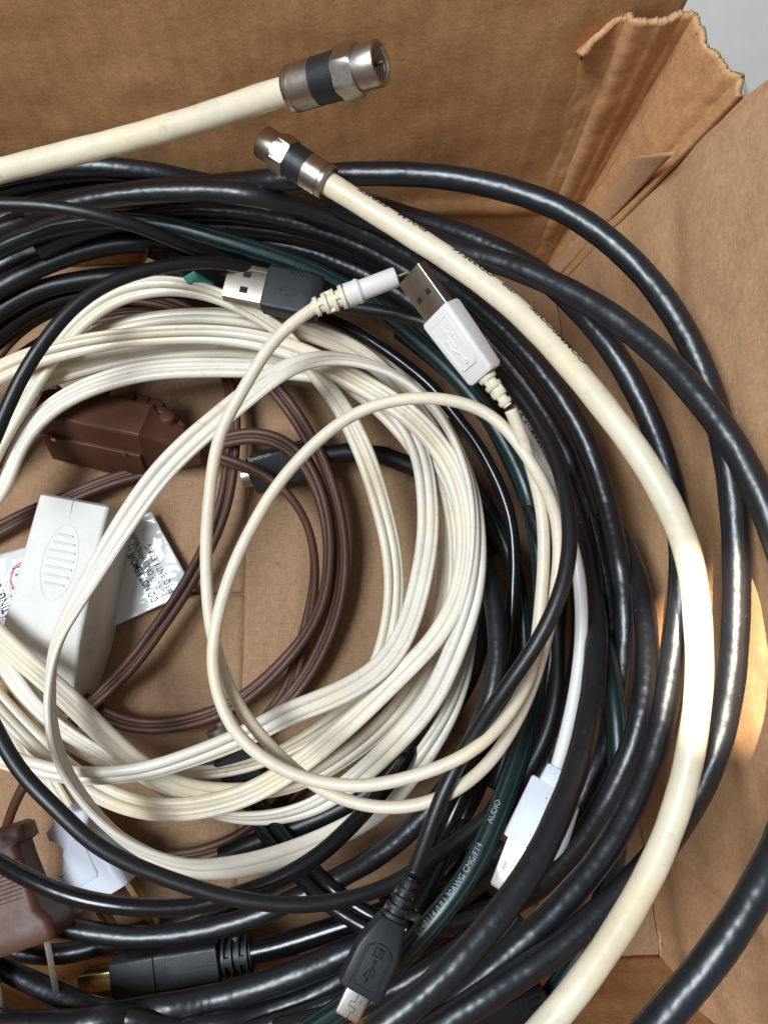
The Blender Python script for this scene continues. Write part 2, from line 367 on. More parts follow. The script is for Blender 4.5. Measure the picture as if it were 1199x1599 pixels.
# thin black leads
run('n1', 1.75, 'round', 'black_soft', [(-50,320,72),(0,319,73),(50,320,74),(100,325,75),(150,335,75),(200,348,74),(250,366,72),(300,387,64),(340,402,52),(375,415,36)])
run('n2', 1.8, 'round', 'black_soft', [(536,477,50),(580,484,54),(625,492,58),(665,503,60),(700,517,60),(735,540,60),(768,572,60),(800,604,60),(830,645,62),(856,690,66),(876,740,72),(887,795,78),(890,845,82),(884,895,84),(866,950,84),(838,1005,82),(800,1060,80),(765,1110,76),(730,1165,70),(702,1215,66),(680,1268,66),(662,1320,70),(645,1366,74)])
run('n4', 1.8, 'round', 'black_soft', [(-40,760,58),(-10,690,60),(8,645,62),(40,578,64),(77,523,66),(117,477,66),(167,443,64),(233,420,62),(300,410,58),(353,410,52),(420,428,44)])
run('n5', 1.8, 'round', 'black_soft', [(-60,1040,64),(-20,1110,66),(0,1150,68),(22,1191,70),(54,1230,72),(87,1261,73),(140,1313,72),(190,1343,70),(250,1368,68),(300,1385,68),(340,1398,68),(400,1409,67),(460,1414,66),(520,1409,65),(580,1394,63),(625,1374,60),(665,1347,58),(710,1315,56),(755,1281,54),(800,1238,54),(832,1190,54),(855,1142,53),(868,1085,51),(872,1010,48),(866,940,44),(852,870,38),(832,805,32),(800,735,27),(768,668,25),(735,618,24),(690,575,22),(620,520,20)])
run('n6', 2.1, 'round', 'black_gloss', [(-60,1318,50),(-20,1335,54),(0,1347,56),(37,1368,58),(75,1386,60),(112,1400,61),(162,1411,61),(212,1417,60),(262,1418,58),(310,1415,57),(370,1397,56),(415,1382,56),(460,1361,56),(505,1331,56),(540,1298,55),(572,1265,54),(600,1232,46),(625,1200,36),(650,1160,22),(672,1110,14),(690,1050,10),(700,980,8)])
run('q2', 1.8, 'round', 'black_gloss', [(430,480,22),(500,492,26),(560,520,30),(620,560,32),(677,605,33),(702,640,33),(727,668,33),(750,700,33),(772,742,33),(791,785,33),(801,832,32),(803,890,32),(800,945,30),(794,1010,28),(780,1080,26),(755,1160,24),(740,1230,26),(720,1290,28),(690,1345,30),(655,1400,32),(640,1430,32)])
run('q4', 1.7, 'round', 'black_gloss', [(790,1130,18),(765,1190,20),(748,1240,24),(725,1275,28),(700,1330,32),(672,1385,36),(650,1425,38)])
run('g1', 2.7, 'stripe', 'green', [(-60,418,44),(-20,400,46),(0,390,47),(50,366,49),(100,352,50),(150,346,51),(212,345,51),(275,354,50),(325,369,49),(375,383,48),(425,399,47),(475,417,45),(525,441,42),(580,474,38),(640,522,35),(690,566,33),(733,612,32),(772,664,31),(803,718,30),(826,775,29),(840,840,28),(846,910,28),(845,990,30),(838,1060,36),(824,1130,44),(805,1195,52),(782,1258,58),(760,1312,62),(728,1372,64),(691,1422,65),(656,1461,65),(610,1512,63),(555,1560,60),(480,1610,55)])
run('g2', 2.7, 'stripe', 'green', [(640,640,12),(700,710,14),(750,775,17),(778,825,19),(800,880,20),(815,950,20),(820,1020,18),(812,1090,16),(795,1160,14),(770,1230,12)])
run('g3', 2.7, 'stripe', 'green', [(905,900,40),(930,960,48),(946,1025,56),(957,1080,61),(963,1135,64),(966,1200,65),(966,1270,64),(958,1345,62),(944,1400,60),(924,1455,60),(895,1508,60),(865,1552,58),(838,1580,54)])
run('y1', 2.9, 'round', 'black_soft', [(345,1338,20),(390,1320,20),(430,1304,20),(490,1281,20),(540,1257,20),(595,1222,20),(645,1178,20),(690,1125,20),(728,1070,20),(750,1000,18),(755,920,16),(740,830,14),(700,760,12)])
run('s5', R_COAX, 'round', 'black', [(-40,1420,26),(50,1438,28),(112,1449,30),(150,1458,30),(200,1463,30),(250,1462,30),(310,1455,30),(360,1443,30),(411,1426,30),(465,1402,32),(522,1375,36),(565,1352,38),(605,1326,40),(645,1292,42),(685,1248,44),(720,1195,46),(748,1140,47),(768,1085,47),(778,1020,46),(774,960,43),(762,900,38),(745,840,32),(722,780,27),(690,725,22),(640,665,18)])
run('s6', R_COAX, 'round', 'black', [(-60,1470,12),(0,1478,14),(60,1492,16),(120,1487,17),(170,1472,17),(230,1452,16),(300,1435,14),(380,1400,12),(440,1370,10)])
run('s1', 3.6, 'round', 'black', [(-60,1600,10),(100,1602,14),(200,1585,20),(273,1572,26),(330,1562,30),(380,1549,33),(455,1524,35),(505,1503,36),(550,1483,36),(610,1455,34),(680,1420,32),(740,1380,30),(790,1320,28)])
run('s2', R_COAX, 'round', 'black', [(60,1640,16),(200,1622,22),(320,1603,26),(380,1590,30),(455,1568,33),(500,1549,35),(545,1522,36),(600,1500,36),(650,1478,34),(720,1445,32),(770,1412,30)])
run('s3', R_COAX, 'round', 'black', [(-60,1470,26),(-20,1496,28),(15,1518,29),(75,1545,30),(125,1567,30),(175,1584,29),(225,1596,28),(290,1606,26),(360,1618,24)])
run('s4', R_COAX, 'round', 'black', [(-60,1555,20),(0,1590,22),(40,1605,22),(110,1628,22)])
run('s7', R_COAX, 'round', 'black', [(430,1610,44),(520,1588,46),(580,1560,48),(640,1530,50),(700,1492,52),(750,1455,50),(800,1410,46)])
run('s8', 2.4, 'round', 'black', [(300,1640,30),(420,1600,34),(500,1573,38),(560,1545,40),(620,1510,42)])
run('f9', R_COAX, 'round', 'black', [(560,1640,60),(640,1590,64),(700,1545,66),(760,1490,66),(810,1430,62)])
run('hd1', 3.2, 'round', 'black_gloss', [(392,1487,22),(430,1479,23),(470,1467,24),(520,1450,25),(565,1438,26),(620,1420,26),(690,1400,24),(760,1375,20)])
run('x1', 2.0, 'round', 'black_gloss', [(400,1240,16),(420,1275,20),(445,1310,26),(478,1345,32),(512,1382,36),(545,1408,38),(590,1436,40),(640,1452,42)])
run('x2', 2.0, 'round', 'black_gloss', [(384,1250,16),(403,1288,20),(428,1324,26),(460,1360,32),(492,1394,36),(528,1424,38),(575,1450,40),(620,1470,42)])
# extra black strands low in the ring, seen between the others
run('z1', R_COAX, 'round', 'black', [(600,440,14),(700,520,12),(780,620,12),(835,730,12),(865,840,12),(872,950,12),(855,1060,12),(820,1170,12),(770,1270,12),(690,1370,12),(590,1440,12)])
run('z2', R_COAX, 'round', 'black', [(740,500,22),(830,620,22),(885,740,22),(915,850,24),(925,960,26),(918,1060,28),(895,1160,28),(855,1250,28),(800,1340,26),(720,1420,24),(620,1480,22)])
run('z3', 2.2, 'round', 'black_gloss', [(800,1000,16),(790,1080,20),(762,1150,24),(728,1225,28),(695,1300,28),(660,1360,26),(600,1410,22)])
run('z4', R_COAX, 'round', 'black', [(985,940,44),(985,1020,48),(972,1100,50),(945,1180,50),(905,1260,46),(855,1330,40),(800,1380,34)])
run('z5', R_COAX, 'round', 'black', [(450,1540,14),(550,1510,16),(640,1480,18),(730,1430,18),(800,1370,16),(850,1300,14)])
# thin cream leads
run('wa', 1.5, 'round', 'cream_thin', [(492,480,74),(457,503,74),(423,537,74),(400,573,73),(378,612,72),(353,655,70),(337,700,68),(328,770,66),(322,843,64),(323,910,62),(328,975,60),(345,1040,60),(370,1098,60),(394,1132,60),(418,1162,60),(445,1188,60),(468,1209,60),(500,1233,60),(538,1250,61),(580,1260,62),(625,1262,62),(680,1250,63),(730,1223,64),(770,1184,64),(797,1144,64),(817,1105,64),(833,1065,64),(848,1015,64),(861,960,65),(870,900,66),(873,850,67),(867,797,68),(848,755,68),(823,713,69),(796,675,70),(765,646,71),(730,630,72),(680,621,72),(632,622,71),(580,634,70),(540,653,69),(505,680,68),(463,721,67),(425,768,66),(395,820,66),(370,870,66),(350,925,66),(337,977,66),(331,1027,66),(338,1078,66),(356,1126,66),(382,1161,66),(415,1187,66),(450,1206,66),(492,1220,67),(535,1227,68),(580,1227,68),(640,1214,70),(690,1197,73),(727,1180,76),(765,1151,74),(795,1114,70),(815,1083,68),(830,1050,67),(838,1000,66),(845,930,66),(849,870,66),(848,815,66),(842,775,66),(832,740,66),(822,705,68),(810,668,72),(797,640,76)])
run('w4', 1.6, 'round', 'white_cord', [(800,650,58),(818,672,59),(832,697,60),(850,735,60),(866,767,60),(880,810,60),(893,850,60),(903,890,60),(907,930,60),(908,980,60),(905,1025,60),(899,1075,60),(889,1124,61),(877,1172,62),(866,1208,63)])
# cream flat cord
FL = 'flat3'
run('f1', 3.1, FL, 'cream', [(-50,790,30),(-15,715,32),(15,662,34),(50,602,35),(85,548,36),(125,500,38),(175,463,41),(230,447,44),(290,447,45),(350,464,44),(400,491,42),(440,515,38),(470,550,32),(497,590,30),(523,618,30),(547,660,30),(573,718,29),(592,778,28),(608,840,27),(616,900,26),(613,960,24),(603,1010,22),(583,1062,20),(550,1102,20),(510,1133,20),(463,1163,20),(415,1188,20),(365,1202,20),(315,1208,19),(265,1208,19),(210,1200,20),(150,1178,22),(100,1145,24),(55,1100,26),(20,1045,27),(-15,985,27),(-50,930,26)], 25)
run('f2', 3.15, FL, 'cream_pale', [(-60,960,24),(-20,1000,26),(12,1045,28),(35,1080,29),(62,1112,30),(98,1140,30),(140,1165,29),(190,1192,27),(240,1225,24),(290,1252,22),(340,1272,21),(400,1278,21),(452,1272,22),(497,1257,24),(535,1232,27),(575,1200,30),(610,1167,33),(647,1128,36),(678,1088,38),(700,1040,40),(722,985,42),(739,925,43),(746,860,44),(743,793,45),(733,745,46),(716,700,47),(693,655,48),(664,620,49),(630,592,50),(587,572,51),(547,562,52),(507,558,53),(463,567,54),(423,590,55),(385,618,56),(338,657,56),(288,700,56),(240,752,55),(190,825,54),(145,900,54),(110,960,54),(86,1010,55),(77,1077,56),(78,1127,56),(87,1172,56),(102,1208,55),(125,1242,54),(160,1285,52),(208,1321,49),(254,1344,46),(300,1358,43),(345,1356,40),(392,1350,38),(440,1337,36),(490,1319,34),(545,1293,32),(583,1272,31),(612,1245,31),(638,1214,31),(662,1180,30),(688,1140,29),(708,1100,28),(724,1055,27),(733,1005,26),(738,955,25),(735,890,24),(722,820,23),(700,750,22),(668,690,20)], 35)
run('f4', 3.15, FL, 'cream_pale', [(-50,820,26),(-15,790,28),(8,760,29),(22,712,30),(43,673,31),(83,633,32),(133,606,33),(183,589,33),(233,578,33),(300,574,32),(367,574,31),(430,577,30),(500,584,29),(560,600,28),(610,632,28),(645,680,29),(660,720,30),(667,770,31),(669,830,33),(660,893,35),(645,955,37),(627,1000,38),(596,1043,40),(547,1075,42),(497,1097,43),(447,1115,44),(413,1135,45),(365,1158,46),(302,1182,46),(240,1202,46),(195,1210,46),(130,1213,45),(76,1206,44),(38,1196,43),(0,1182,42),(-50,1160,40)], -12)
run('f5', 3.15, FL, 'cream', [(-60,625,40),(-20,592,40),(33,565,41),(100,545,42),(167,531,43),(233,524,43),(300,521,42),(350,523,42),(400,530,42),(440,541,42),(480,555,42),(530,580,42),(580,608,42),(630,640,42),(663,670,42),(697,712,42),(718,757,42),(728,810,42),(729,860,42),(722,910,42),(704,960,42),(673,1006,41),(633,1047,40),(593,1086,39),(553,1124,37),(513,1158,35),(470,1192,33),(430,1218,32),(390,1240,31),(340,1256,30),(277,1266,30),(225,1262,30),(180,1249,30),(135,1225,31),(95,1196,32),(55,1157,34),(20,1122,35),(-10,1088,35),(-50,1040,34)], 30)
run('f6', 3.15, FL, 'cream', [(-60,700,24),(-10,650,26),(30,612,28),(70,590,29),(133,570,30),(200,555,31),(267,548,31),(333,546,30),(400,551,29),(460,564,28),(530,594,27),(590,635,26),(640,685,25),(675,740,24),(694,800,24),(700,860,24),(697,925,24),(685,990,24),(660,1055,25),(625,1105,26),(585,1147,27),(535,1185,27),(490,1212,26),(450,1228,25),(402,1236,24),(345,1238,25),(290,1232,28),(230,1204,34),(190,1172,38),(150,1135,41),(108,1092,42),(62,1052,41),(22,1018,39),(-10,985,37),(-50,940,34)], -18)
run('f8', 3.15, FL, 'cream', [(-50,690,24),(10,640,26),(55,590,28),(100,548,30),(150,520,31),(200,504,32),(267,494,33),(333,492,33),(400,498,32),(460,510,31),(513,528,30),(563,552,28),(610,590,26),(650,635,24),(682,680,22),(705,735,20),(715,800,18),(717,860,17),(712,930,16),(700,1000,16),(680,1070,16),(650,1130,16),(600,1190,14),(540,1240,12)], 15)
run('f9w', 3.2, FL, 'cream', [(430,478,18),(480,490,20),(530,507,21),(575,530,22),(612,557,22),(650,600,20),(690,660,18)], 0)
run('r4', 3.6, FL, 'cream', [(-30,1080,10),(0,1105,14),(25,1135,19),(45,1172,22),(62,1205,23),(82,1238,22),(102,1268,20),(112,1285,18)], 10)
# brown flat cord
FB = 'flat2'
run('br1', 2.55, FB, 'brown', [(-40,600,20),(-5,553,21),(25,517,22),(62,492,22),(110,472,22),(170,462,22),(237,466,21),(290,482,20),(340,515,18),(385,556,16),(430,607,16),(460,645,17),(488,692,18),(507,735,18),(523,785,16),(533,843,14),(533,905,12),(522,962,10),(502,1015,8),(472,1067,6),(440,1103,6),(405,1140,6),(360,1170,6)], 10)
run('br2', 2.55, FB, 'brown', [(345,690,18),(380,678,20),(420,681,20),(457,699,20),(483,731,20),(503,780,18),(514,840,16),(511,910,14),(494,967,13),(463,1012,12),(420,1058,11),(380,1092,10),(333,1116,9),(267,1133,8),(200,1132,8),(155,1112,8),(110,1080,7)], 30)
run('br3', 2.5, FB, 'brown', [(330,712,20),(353,719,21),(380,727,22),(413,741,22),(442,762,21),(472,798,18),(488,843,14),(493,893,10),(486,947,7),(474,1000,6),(462,1043,6),(452,1080,5),(420,1120,5)], 40)
run('br5', 2.55, FB, 'brown', [(330,540,8),(350,570,10),(362,610,12),(366,663,14),(362,713,15),(353,777,14),(338,825,12),(313,877,11),(283,930,12),(250,977,13),(207,1037,13),(167,1077,11),(133,1108,10),(90,1155,9),(55,1200,9),(30,1238,12),(15,1275,18),(8,1300,24)], 15)
run('br6', 2.55, FB, 'brown', [(-40,850,5),(0,826,6),(33,808,6),(83,787,7),(133,767,8),(173,750,8),(230,735,7)], 20)
run('br8', 2.55, FB, 'brown', [(-50,660,8),(-5,590,10),(50,545,11),(110,512,12),(170,492,12),(230,485,12),(300,500,12)], 0)
run('br9', 2.55, FB, 'brown', [(-30,760,8),(10,700,10),(35,665,11),(60,635,12),(90,600,13)], 0)
run('br4', 2.55, FB, 'brown', [(470,1225,6),(440,1258,7),(405,1290,8),(365,1316,8),(315,1334,7),(265,1342,6),(200,1335,6)], 10)

# ------------------------------------------------------------------ sample the runs and settle them on one another
def smooth_run(pts, step=7.0):
    p = pts; n = len(p)
    out = []
    for i in range(n-1):
        p0 = p[max(i-1, 0)]; p1 = p[i]; p2 = p[i+1]; p3 = p[min(i+2, n-1)]
        d = max(2, int(np.hypot(*(p2-p1)[:2])/2.5))
        for k in range(d):
            t = k/d
            out.append(0.5*((2*p1)+(-p0+p2)*t+(2*p0-5*p1+4*p2-p3)*t*t+(-p0+3*p1-3*p2+p3)*t**3))
    out.append(p[-1]); q = np.array(out)
    def resample(q, st):
        s = np.r_[0, np.cumsum(np.hypot(*np.diff(q[:, :2], axis=0).T))]
        m = max(4, int(s[-1]/st)+1); u = np.linspace(0, s[-1], m)
        return np.stack([np.interp(u, s, q[:, j]) for j in range(q.shape[1])], -1)
    q = resample(q, 3.0); sig = 9
    k = np.exp(-0.5*(np.arange(-27, 28)/sig)**2); k /= k.sum()
    if len(q) > 12:
        h = 27; a = q[0]; b = q[-1]
        # mirror through the end points so the ends stay put
        pre = 2*a - q[1:h+1][::-1] if len(q) > h else np.repeat(a[None], h, 0)
        post = 2*b - q[-h-1:-1][::-1] if len(q) > h else np.repeat(b[None], h, 0)
        z = np.concatenate([pre, q, post]); q2 = np.stack([np.convolve(z[:, j], k, 'valid') for j in range(3)], -1)
        q = q2
    return resample(q, step)

# the box: straight walls leaning slightly outward
LEAN = 0.10
_TR = P(856, 404, 0); _BR = P(1030, 1506, 0)
YB = _TR[1]                       # back wall base line (mm)
def xr(y): return _TR[0] + (_BR[0]-_TR[0])*(y-_TR[1])/(_BR[1]-_TR[1])
YF = _BR[1]                       # front wall base line
XL = P(-230, 800, 0)[0]
keys = list(RUNS); S = []; own = []
for i, k in enumerate(keys):
    q = smooth_run(RUNS[k]['pts']); RUNS[k]['i0'] = len(own); S += list(q); own += [i]*len(q); RUNS[k]['i1'] = len(own)
S = np.array(S); own = np.array(own); N = len(S)
rad = np.array([RUNS[k]['r'] for k in keys])[own]
reff = np.where(np.array([RUNS[k]['prof'].startswith('flat') for k in keys])[own], 1.9, rad)
# lowest height that keeps each sample inside the walls
zs = np.arange(0, 150, 1.5); zmin = np.full(N, 0.0)
for zz in zs[::-1]:
    w = P(S[:, 0], S[:, 1], np.full(N, zz)); m = rad+1.2
    ok = (w[:, 1] < YB + LEAN*zz - m) & (w[:, 0] < xr(w[:, 1]) + LEAN*zz - m) & ((w[:, 1] > YF - LEAN*zz + m) | (S[:, 1] > 1612))
    zmin = np.where(ok, zz, zmin) if zz == zs[-1] else np.where(ok & (zmin_ok), zz, zmin)
    zmin_ok = ok if zz == zs[-1] else (ok & zmin_ok)
zmin = np.where(zmin_ok, 0, zmin)
Z0 = np.maximum(S[:, 2], zmin); Z = Z0.copy()
cell = 50.0; grid = {}
for i in range(N): grid.setdefault((int(S[i, 0]//cell), int(S[i, 1]//cell)), []).append(i)
I, J = [], []
for (a, b), la in grid.items():
    near = []
    for da in (-1, 0, 1):
        for db in (-1, 0, 1): near += grid.get((a+da, b+db), [])
    near = np.array(near); la = np.array(la)
    d = np.hypot(S[la, 0][:, None]-S[near, 0], S[la, 1][:, None]-S[near, 1])
    idx = np.arange(N)
    # neighbours on the same run count too when they are another turn of it
    far = (own[la][:, None] != own[near]) | (np.abs(la[:, None]-near) > 25)
    ii, jj = np.where((d < 48) & far & (la[:, None] < near))
    I.append(la[ii]); J.append(near[jj])
I = np.concatenate(I); J = np.concatenate(J)
dz0 = Z0[I]-Z0[J]
# one sign for each stretch where two runs lie together, so neighbours do not swap places
pk = (own[I].astype(np.int64)*1000+own[J])*4000 + (I//14); u_, inv = np.unique(pk, return_inverse=True)
wgt = np.exp(-(np.hypot(S[I, 0]-S[J, 0], S[I, 1]-S[J, 1])/18)**2)+1e-6
mean = np.bincount(inv, dz0*wgt)/np.bincount(inv, wgt)
sgn = np.where(mean[inv] + 1e-3*(own[I]-own[J]) > 0, 1.0, -1.0)
segs = [(RUNS[k]['i0'], RUNS[k]['i1']) for k in keys]
kern = np.exp(-0.5*(np.arange(-9, 10)/3.6)**2); kern /= kern.sum()
for it in range(130):
    W = P(S[:, 0], S[:, 1], Z)
    dx = np.hypot(W[I, 0]-W[J, 0], W[I, 1]-W[J, 1]); R = (reff[I]+reff[J])*0.96
    need = np.sqrt(np.maximum(R*R - dx*dx, 0)); pen = need - sgn*(Z[I]-Z[J])
    m = (dx < R) & (pen > 0)
    up = np.zeros(N); dn = np.zeros(N)
    hi = np.where(sgn > 0, I, J)[m]; lo = np.where(sgn > 0, J, I)[m]; pv = pen[m]
    np.maximum.at(up, hi, pv*0.5); np.maximum.at(dn, lo, pv*0.32)
    Z = Z + up - dn
    Z += 0.03*(Z0-Z)
    Z = np.maximum(Z, np.maximum(zmin, reff+0.4)); Z = np.minimum(Z, 128)
    for a, b in segs:
        e = np.r_[2*Z[a]-Z[a+1:a+10][::-1], Z[a:b], 2*Z[b-1]-Z[b-10:b-1][::-1]] if b-a > 12 else None
        if e is not None: Z[a:b] = (0.3*Z[a:b] + 0.7*np.convolve(e, kern, 'valid')) if it < 124 else np.convolve(e, kern, 'valid')
W = P(S[:, 0], S[:, 1], Z)
for k in keys: RUNS[k]['path'] = W[RUNS[k]['i0']:RUNS[k]['i1']].copy()

def frames(path, twist=0.0, seed=0, wob=0.0):
    n = len(path); T = np.gradient(path, axis=0); T /= np.linalg.norm(T, axis=1)[:, None]
    up = np.array([0, 0, 1.0]); B = np.cross(up, T); B /= np.linalg.norm(B, axis=1)[:, None]; Nn = np.cross(T, B)
    s = np.r_[0, np.cumsum(np.linalg.norm(np.diff(path, axis=0), axis=1))]
    a = np.radians(twist + wob*np.sin(s/70.0*2*math.pi/2.3+seed) + wob*.6*np.sin(s/31.0+2.1*seed))
    Y = B*np.cos(a)[:, None] + Nn*np.sin(a)[:, None]; Zv = np.cross(T, Y)
    return T, Y, Zv, s
def densify(path, f=2):
    n = len(path); u = np.arange(n); t = np.linspace(0, n-1, (n-1)*f+1)
    i = np.minimum(t.astype(int), n-2); fr_ = (t-i)[:, None]
    p0 = path[np.maximum(i-1, 0)]; p1 = path[i]; p2 = path[i+1]; p3 = path[np.minimum(i+2, n-1)]
    return 0.5*((2*p1)+(-p0+p2)*fr_+(2*p0-5*p1+4*p2-p3)*fr_**2+(-p0+3*p1-3*p2+p3)*fr_**3)
def profile(kind, r):
    if kind in ('round', 'stripe'):
        n = 28 if r > 2.2 else 22
        return [(r*math.cos(2*math.pi*k/n), r*math.sin(2*math.pi*k/n)) for k in range(n)]
    if kind == 'flat3': c = [(-0.57*r, 0.43*r), (0.27*r, 0.39*r), (0.74*r, 0.25*r)]; n = 40
    else: c = [(-0.5*r, 0.5*r), (0.5*r, 0.5*r)]; n = 24
    us = [-math.cos(math.pi*(k)/n) for k in range(n+1)]
    lo_ = c[0][0]-c[0][1]; hi_ = c[-1][0]+c[-1][1]; top = []
    for u in us:
        x = lo_ + (hi_-lo_)*(u+1)/2
        v = max([math.sqrt(max(0, q*q-(x-a)**2)) for a, q in c] + ([0.17*r] if c[0][0] < x < c[-1][0] else []))
        if kind == 'flat3' and x > 0.42*r and v > .1*r: v += 0.03*r*math.cos(x/r*44)
        top.append((x, max(v, 0)))
    bot = [(x, -v-(0.022*r*math.cos(x/r*34) if kind == 'flat3' and v > .15*r else 0)) for x, v in top[1:-1]]
    return top + bot[::-1]
def sweep(name, k, parent, ends=True, label=None):
    rn = RUNS[k]; coax = rn['r'] > 2.5 and rn['mat'] in ('black', 'coax_white')
    path = densify(rn['path'], 4 if coax else 2); i = keys.index(k)
    flat = rn['prof'].startswith('flat')
    T, Y, Zv, s = frames(path, rn['tw'], i, 30 if flat else 0)
    if not flat and rn['r'] > 2.5 and rn['mat'] in ('black', 'coax_white'):      # slight lumps of a coiled coax
        lum = 1 + 0.012*np.sin(s/1.9+i) + 0.010*np.sin(s/4.3+2*i)
    else: lum = np.ones(len(s))
    pr = np.array(profile(rn['prof'], rn['r'])); m = len(pr)
    lum = np.repeat(lum[:, None], m, 1)
    if coax:                                         # braid showing through the jacket as a faint slow helix
        th = np.arange(m)/m*2*math.pi; a_ = 0.0045 if rn['mat'] == 'black' else 0.003
        mod = 0.65+0.35*np.sin(s/9.0+i*1.7)
        lum = lum + a_*mod[:, None]*np.sin(2*math.pi*s[:, None]/2.5 + th[None, :] + 0.8*np.sin(s/5.0)[:, None])
    V = (path[:, None, :] + (pr[None, :, 0:1]*lum[:, :, None])*Y[:, None, :] + (pr[None, :, 1:2]*lum[:, :, None])*Zv[:, None, :]).reshape(-1, 3)
    n = len(path); F = []
    for a in range(n-1):
        o = a*m
        for b in range(m):
            c = (b+1) % m; F.append((o+b, o+c, o+c+m, o+b+m))
    F.append(tuple(range(m-1, -1, -1))); F.append(tuple(range((n-1)*m, n*m)))
    me = mesh_pd(name, V, F)
    mats = [M[rn['mat']]]
    if rn['prof'] == 'stripe': mats.append(M['green_line'])
    o = link(name, me, mats, parent)
    if rn['prof'] == 'stripe':
        for pi, p in enumerate(me.polygons):
            if pi < (n-1)*m and (pi % m) in (3, 5, 9, 12, 20): p.material_index = 1
    if label: o['label'] = label
    return o
def text_on(name, s_, k, s0, ang, size, mat, parent, rev=False, stretch=1.0, bold=False):
    """print along a round cable: s0 = mm from its start, ang = degrees round it (90 = top)"""
    rn = RUNS[k]; path = densify(rn['path'], 2); T, Y, Zv, s = frames(path)
    V, F = text_mesh(s_, size, bold); d = -1 if rev else 1
    # cut long glyph edges fine enough to bend
    R = rn['r']*1.012 + 0.035; out = []
    hmid = size*0.35
    for x, y, _ in V:
        ss = s0 + d*x*stretch; a = math.radians(ang) - d*(y-hmid)/R
        c = np.array([np.interp(ss, s, path[:, j]) for j in range(3)])
        yv = np.array([np.interp(ss, s, Y[:, j]) for j in range(3)]); zv = np.array([np.interp(ss, s, Zv[:, j]) for j in range(3)])
        out.append(c + R*(math.cos(a)*yv + math.sin(a)*zv))
    return link(name, mesh_pd(name, out, F), mat, parent, smooth=False)
def start_of(k): return RUNS[k]['path'][0]
def foot(k, f=0.5):
    p = RUNS[k]['path'][int(len(RUNS[k]['path'])*f)]; return (p[0], p[1], max(0, p[2]-RUNS[k]['r']))
# ------------------------------------------------------------------ cardboard box
HT = 132.0
box = thing('cardboard_box', 'open brown cardboard box with torn crumpled corner, full of coiled cables', 'box', (0, 0, 0))
def nz(x, y, z=0.0, s=1.0): return noise.noise(Vector((x*s, y*s, z*s)))
def sheet(name, f, nu, nv, mat, parent, thick=2.6, off=1.0, edge=True):
    """a board given by f(u, v) -> mm, thickness added away from the inside"""
    V = [f(i/nu, j/nv) for j in range(nv+1) for i in range(nu+1)]
    F = [(j*(nu+1)+i, j*(nu+1)+i+1, (j+1)*(nu+1)+i+1, (j+1)*(nu+1)+i) for j in range(nv) for i in range(nu)]
    o = link(name, mesh_pd(name, V, F), [mat, M['cb_edge']], parent)
    md = o.modifiers.new('board', 'SOLIDIFY'); md.thickness = thick*MM; md.offset = off; md.material_offset_rim = 1
    return o
# floor: two flaps that meet at a seam, one more flap beneath
fx0, fx1 = XL-4, max(xr(YF), xr(YB))+4
seam = P(380, 1000, 0)[0]; ys = P(340, 927, 0)[1]
def fl(x0, x1, y0, y1, z):
    def f(u, v):
        x = x0+(x1-x0)*u; y = y0+(y1-y0)*v
        return (x, y, z + 0.5*nz(x, y, 3, 0.02) + 0.18*nz(x, y, 7, 0.12))
    return f
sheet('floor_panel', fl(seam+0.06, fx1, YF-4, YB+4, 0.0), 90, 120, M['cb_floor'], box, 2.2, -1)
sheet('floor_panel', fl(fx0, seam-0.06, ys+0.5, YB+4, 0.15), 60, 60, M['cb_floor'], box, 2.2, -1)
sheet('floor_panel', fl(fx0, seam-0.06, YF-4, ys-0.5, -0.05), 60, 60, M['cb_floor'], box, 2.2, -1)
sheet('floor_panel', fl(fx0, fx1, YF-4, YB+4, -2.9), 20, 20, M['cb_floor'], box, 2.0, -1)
# back wall
corner_end = P(1061, 8, 103)
def back(u, v):
    x = (XL-6) + (_TR[0]+(2+11*v)-(XL-6))*u; z = v*HT
    y = YB + LEAN*z + 1.2*nz(x, z, 1, 0.022) + 0.35*nz(x, z, 5, 0.11)
    y += 1.3*math.exp(-((z-30-0.05*x)/3.0)**2)*(-1)                  # horizontal fold low on the wall
    e = max(0, (u-0.90)/0.10); y += 7.0*e*v
    if v == 1: z += 1.0*nz(x, 3, 2, 0.4)
    return (x, y, z)
bw = sheet('back_wall', back, 200, 90, M['cb_wall'], box, 2.8, 1.0)
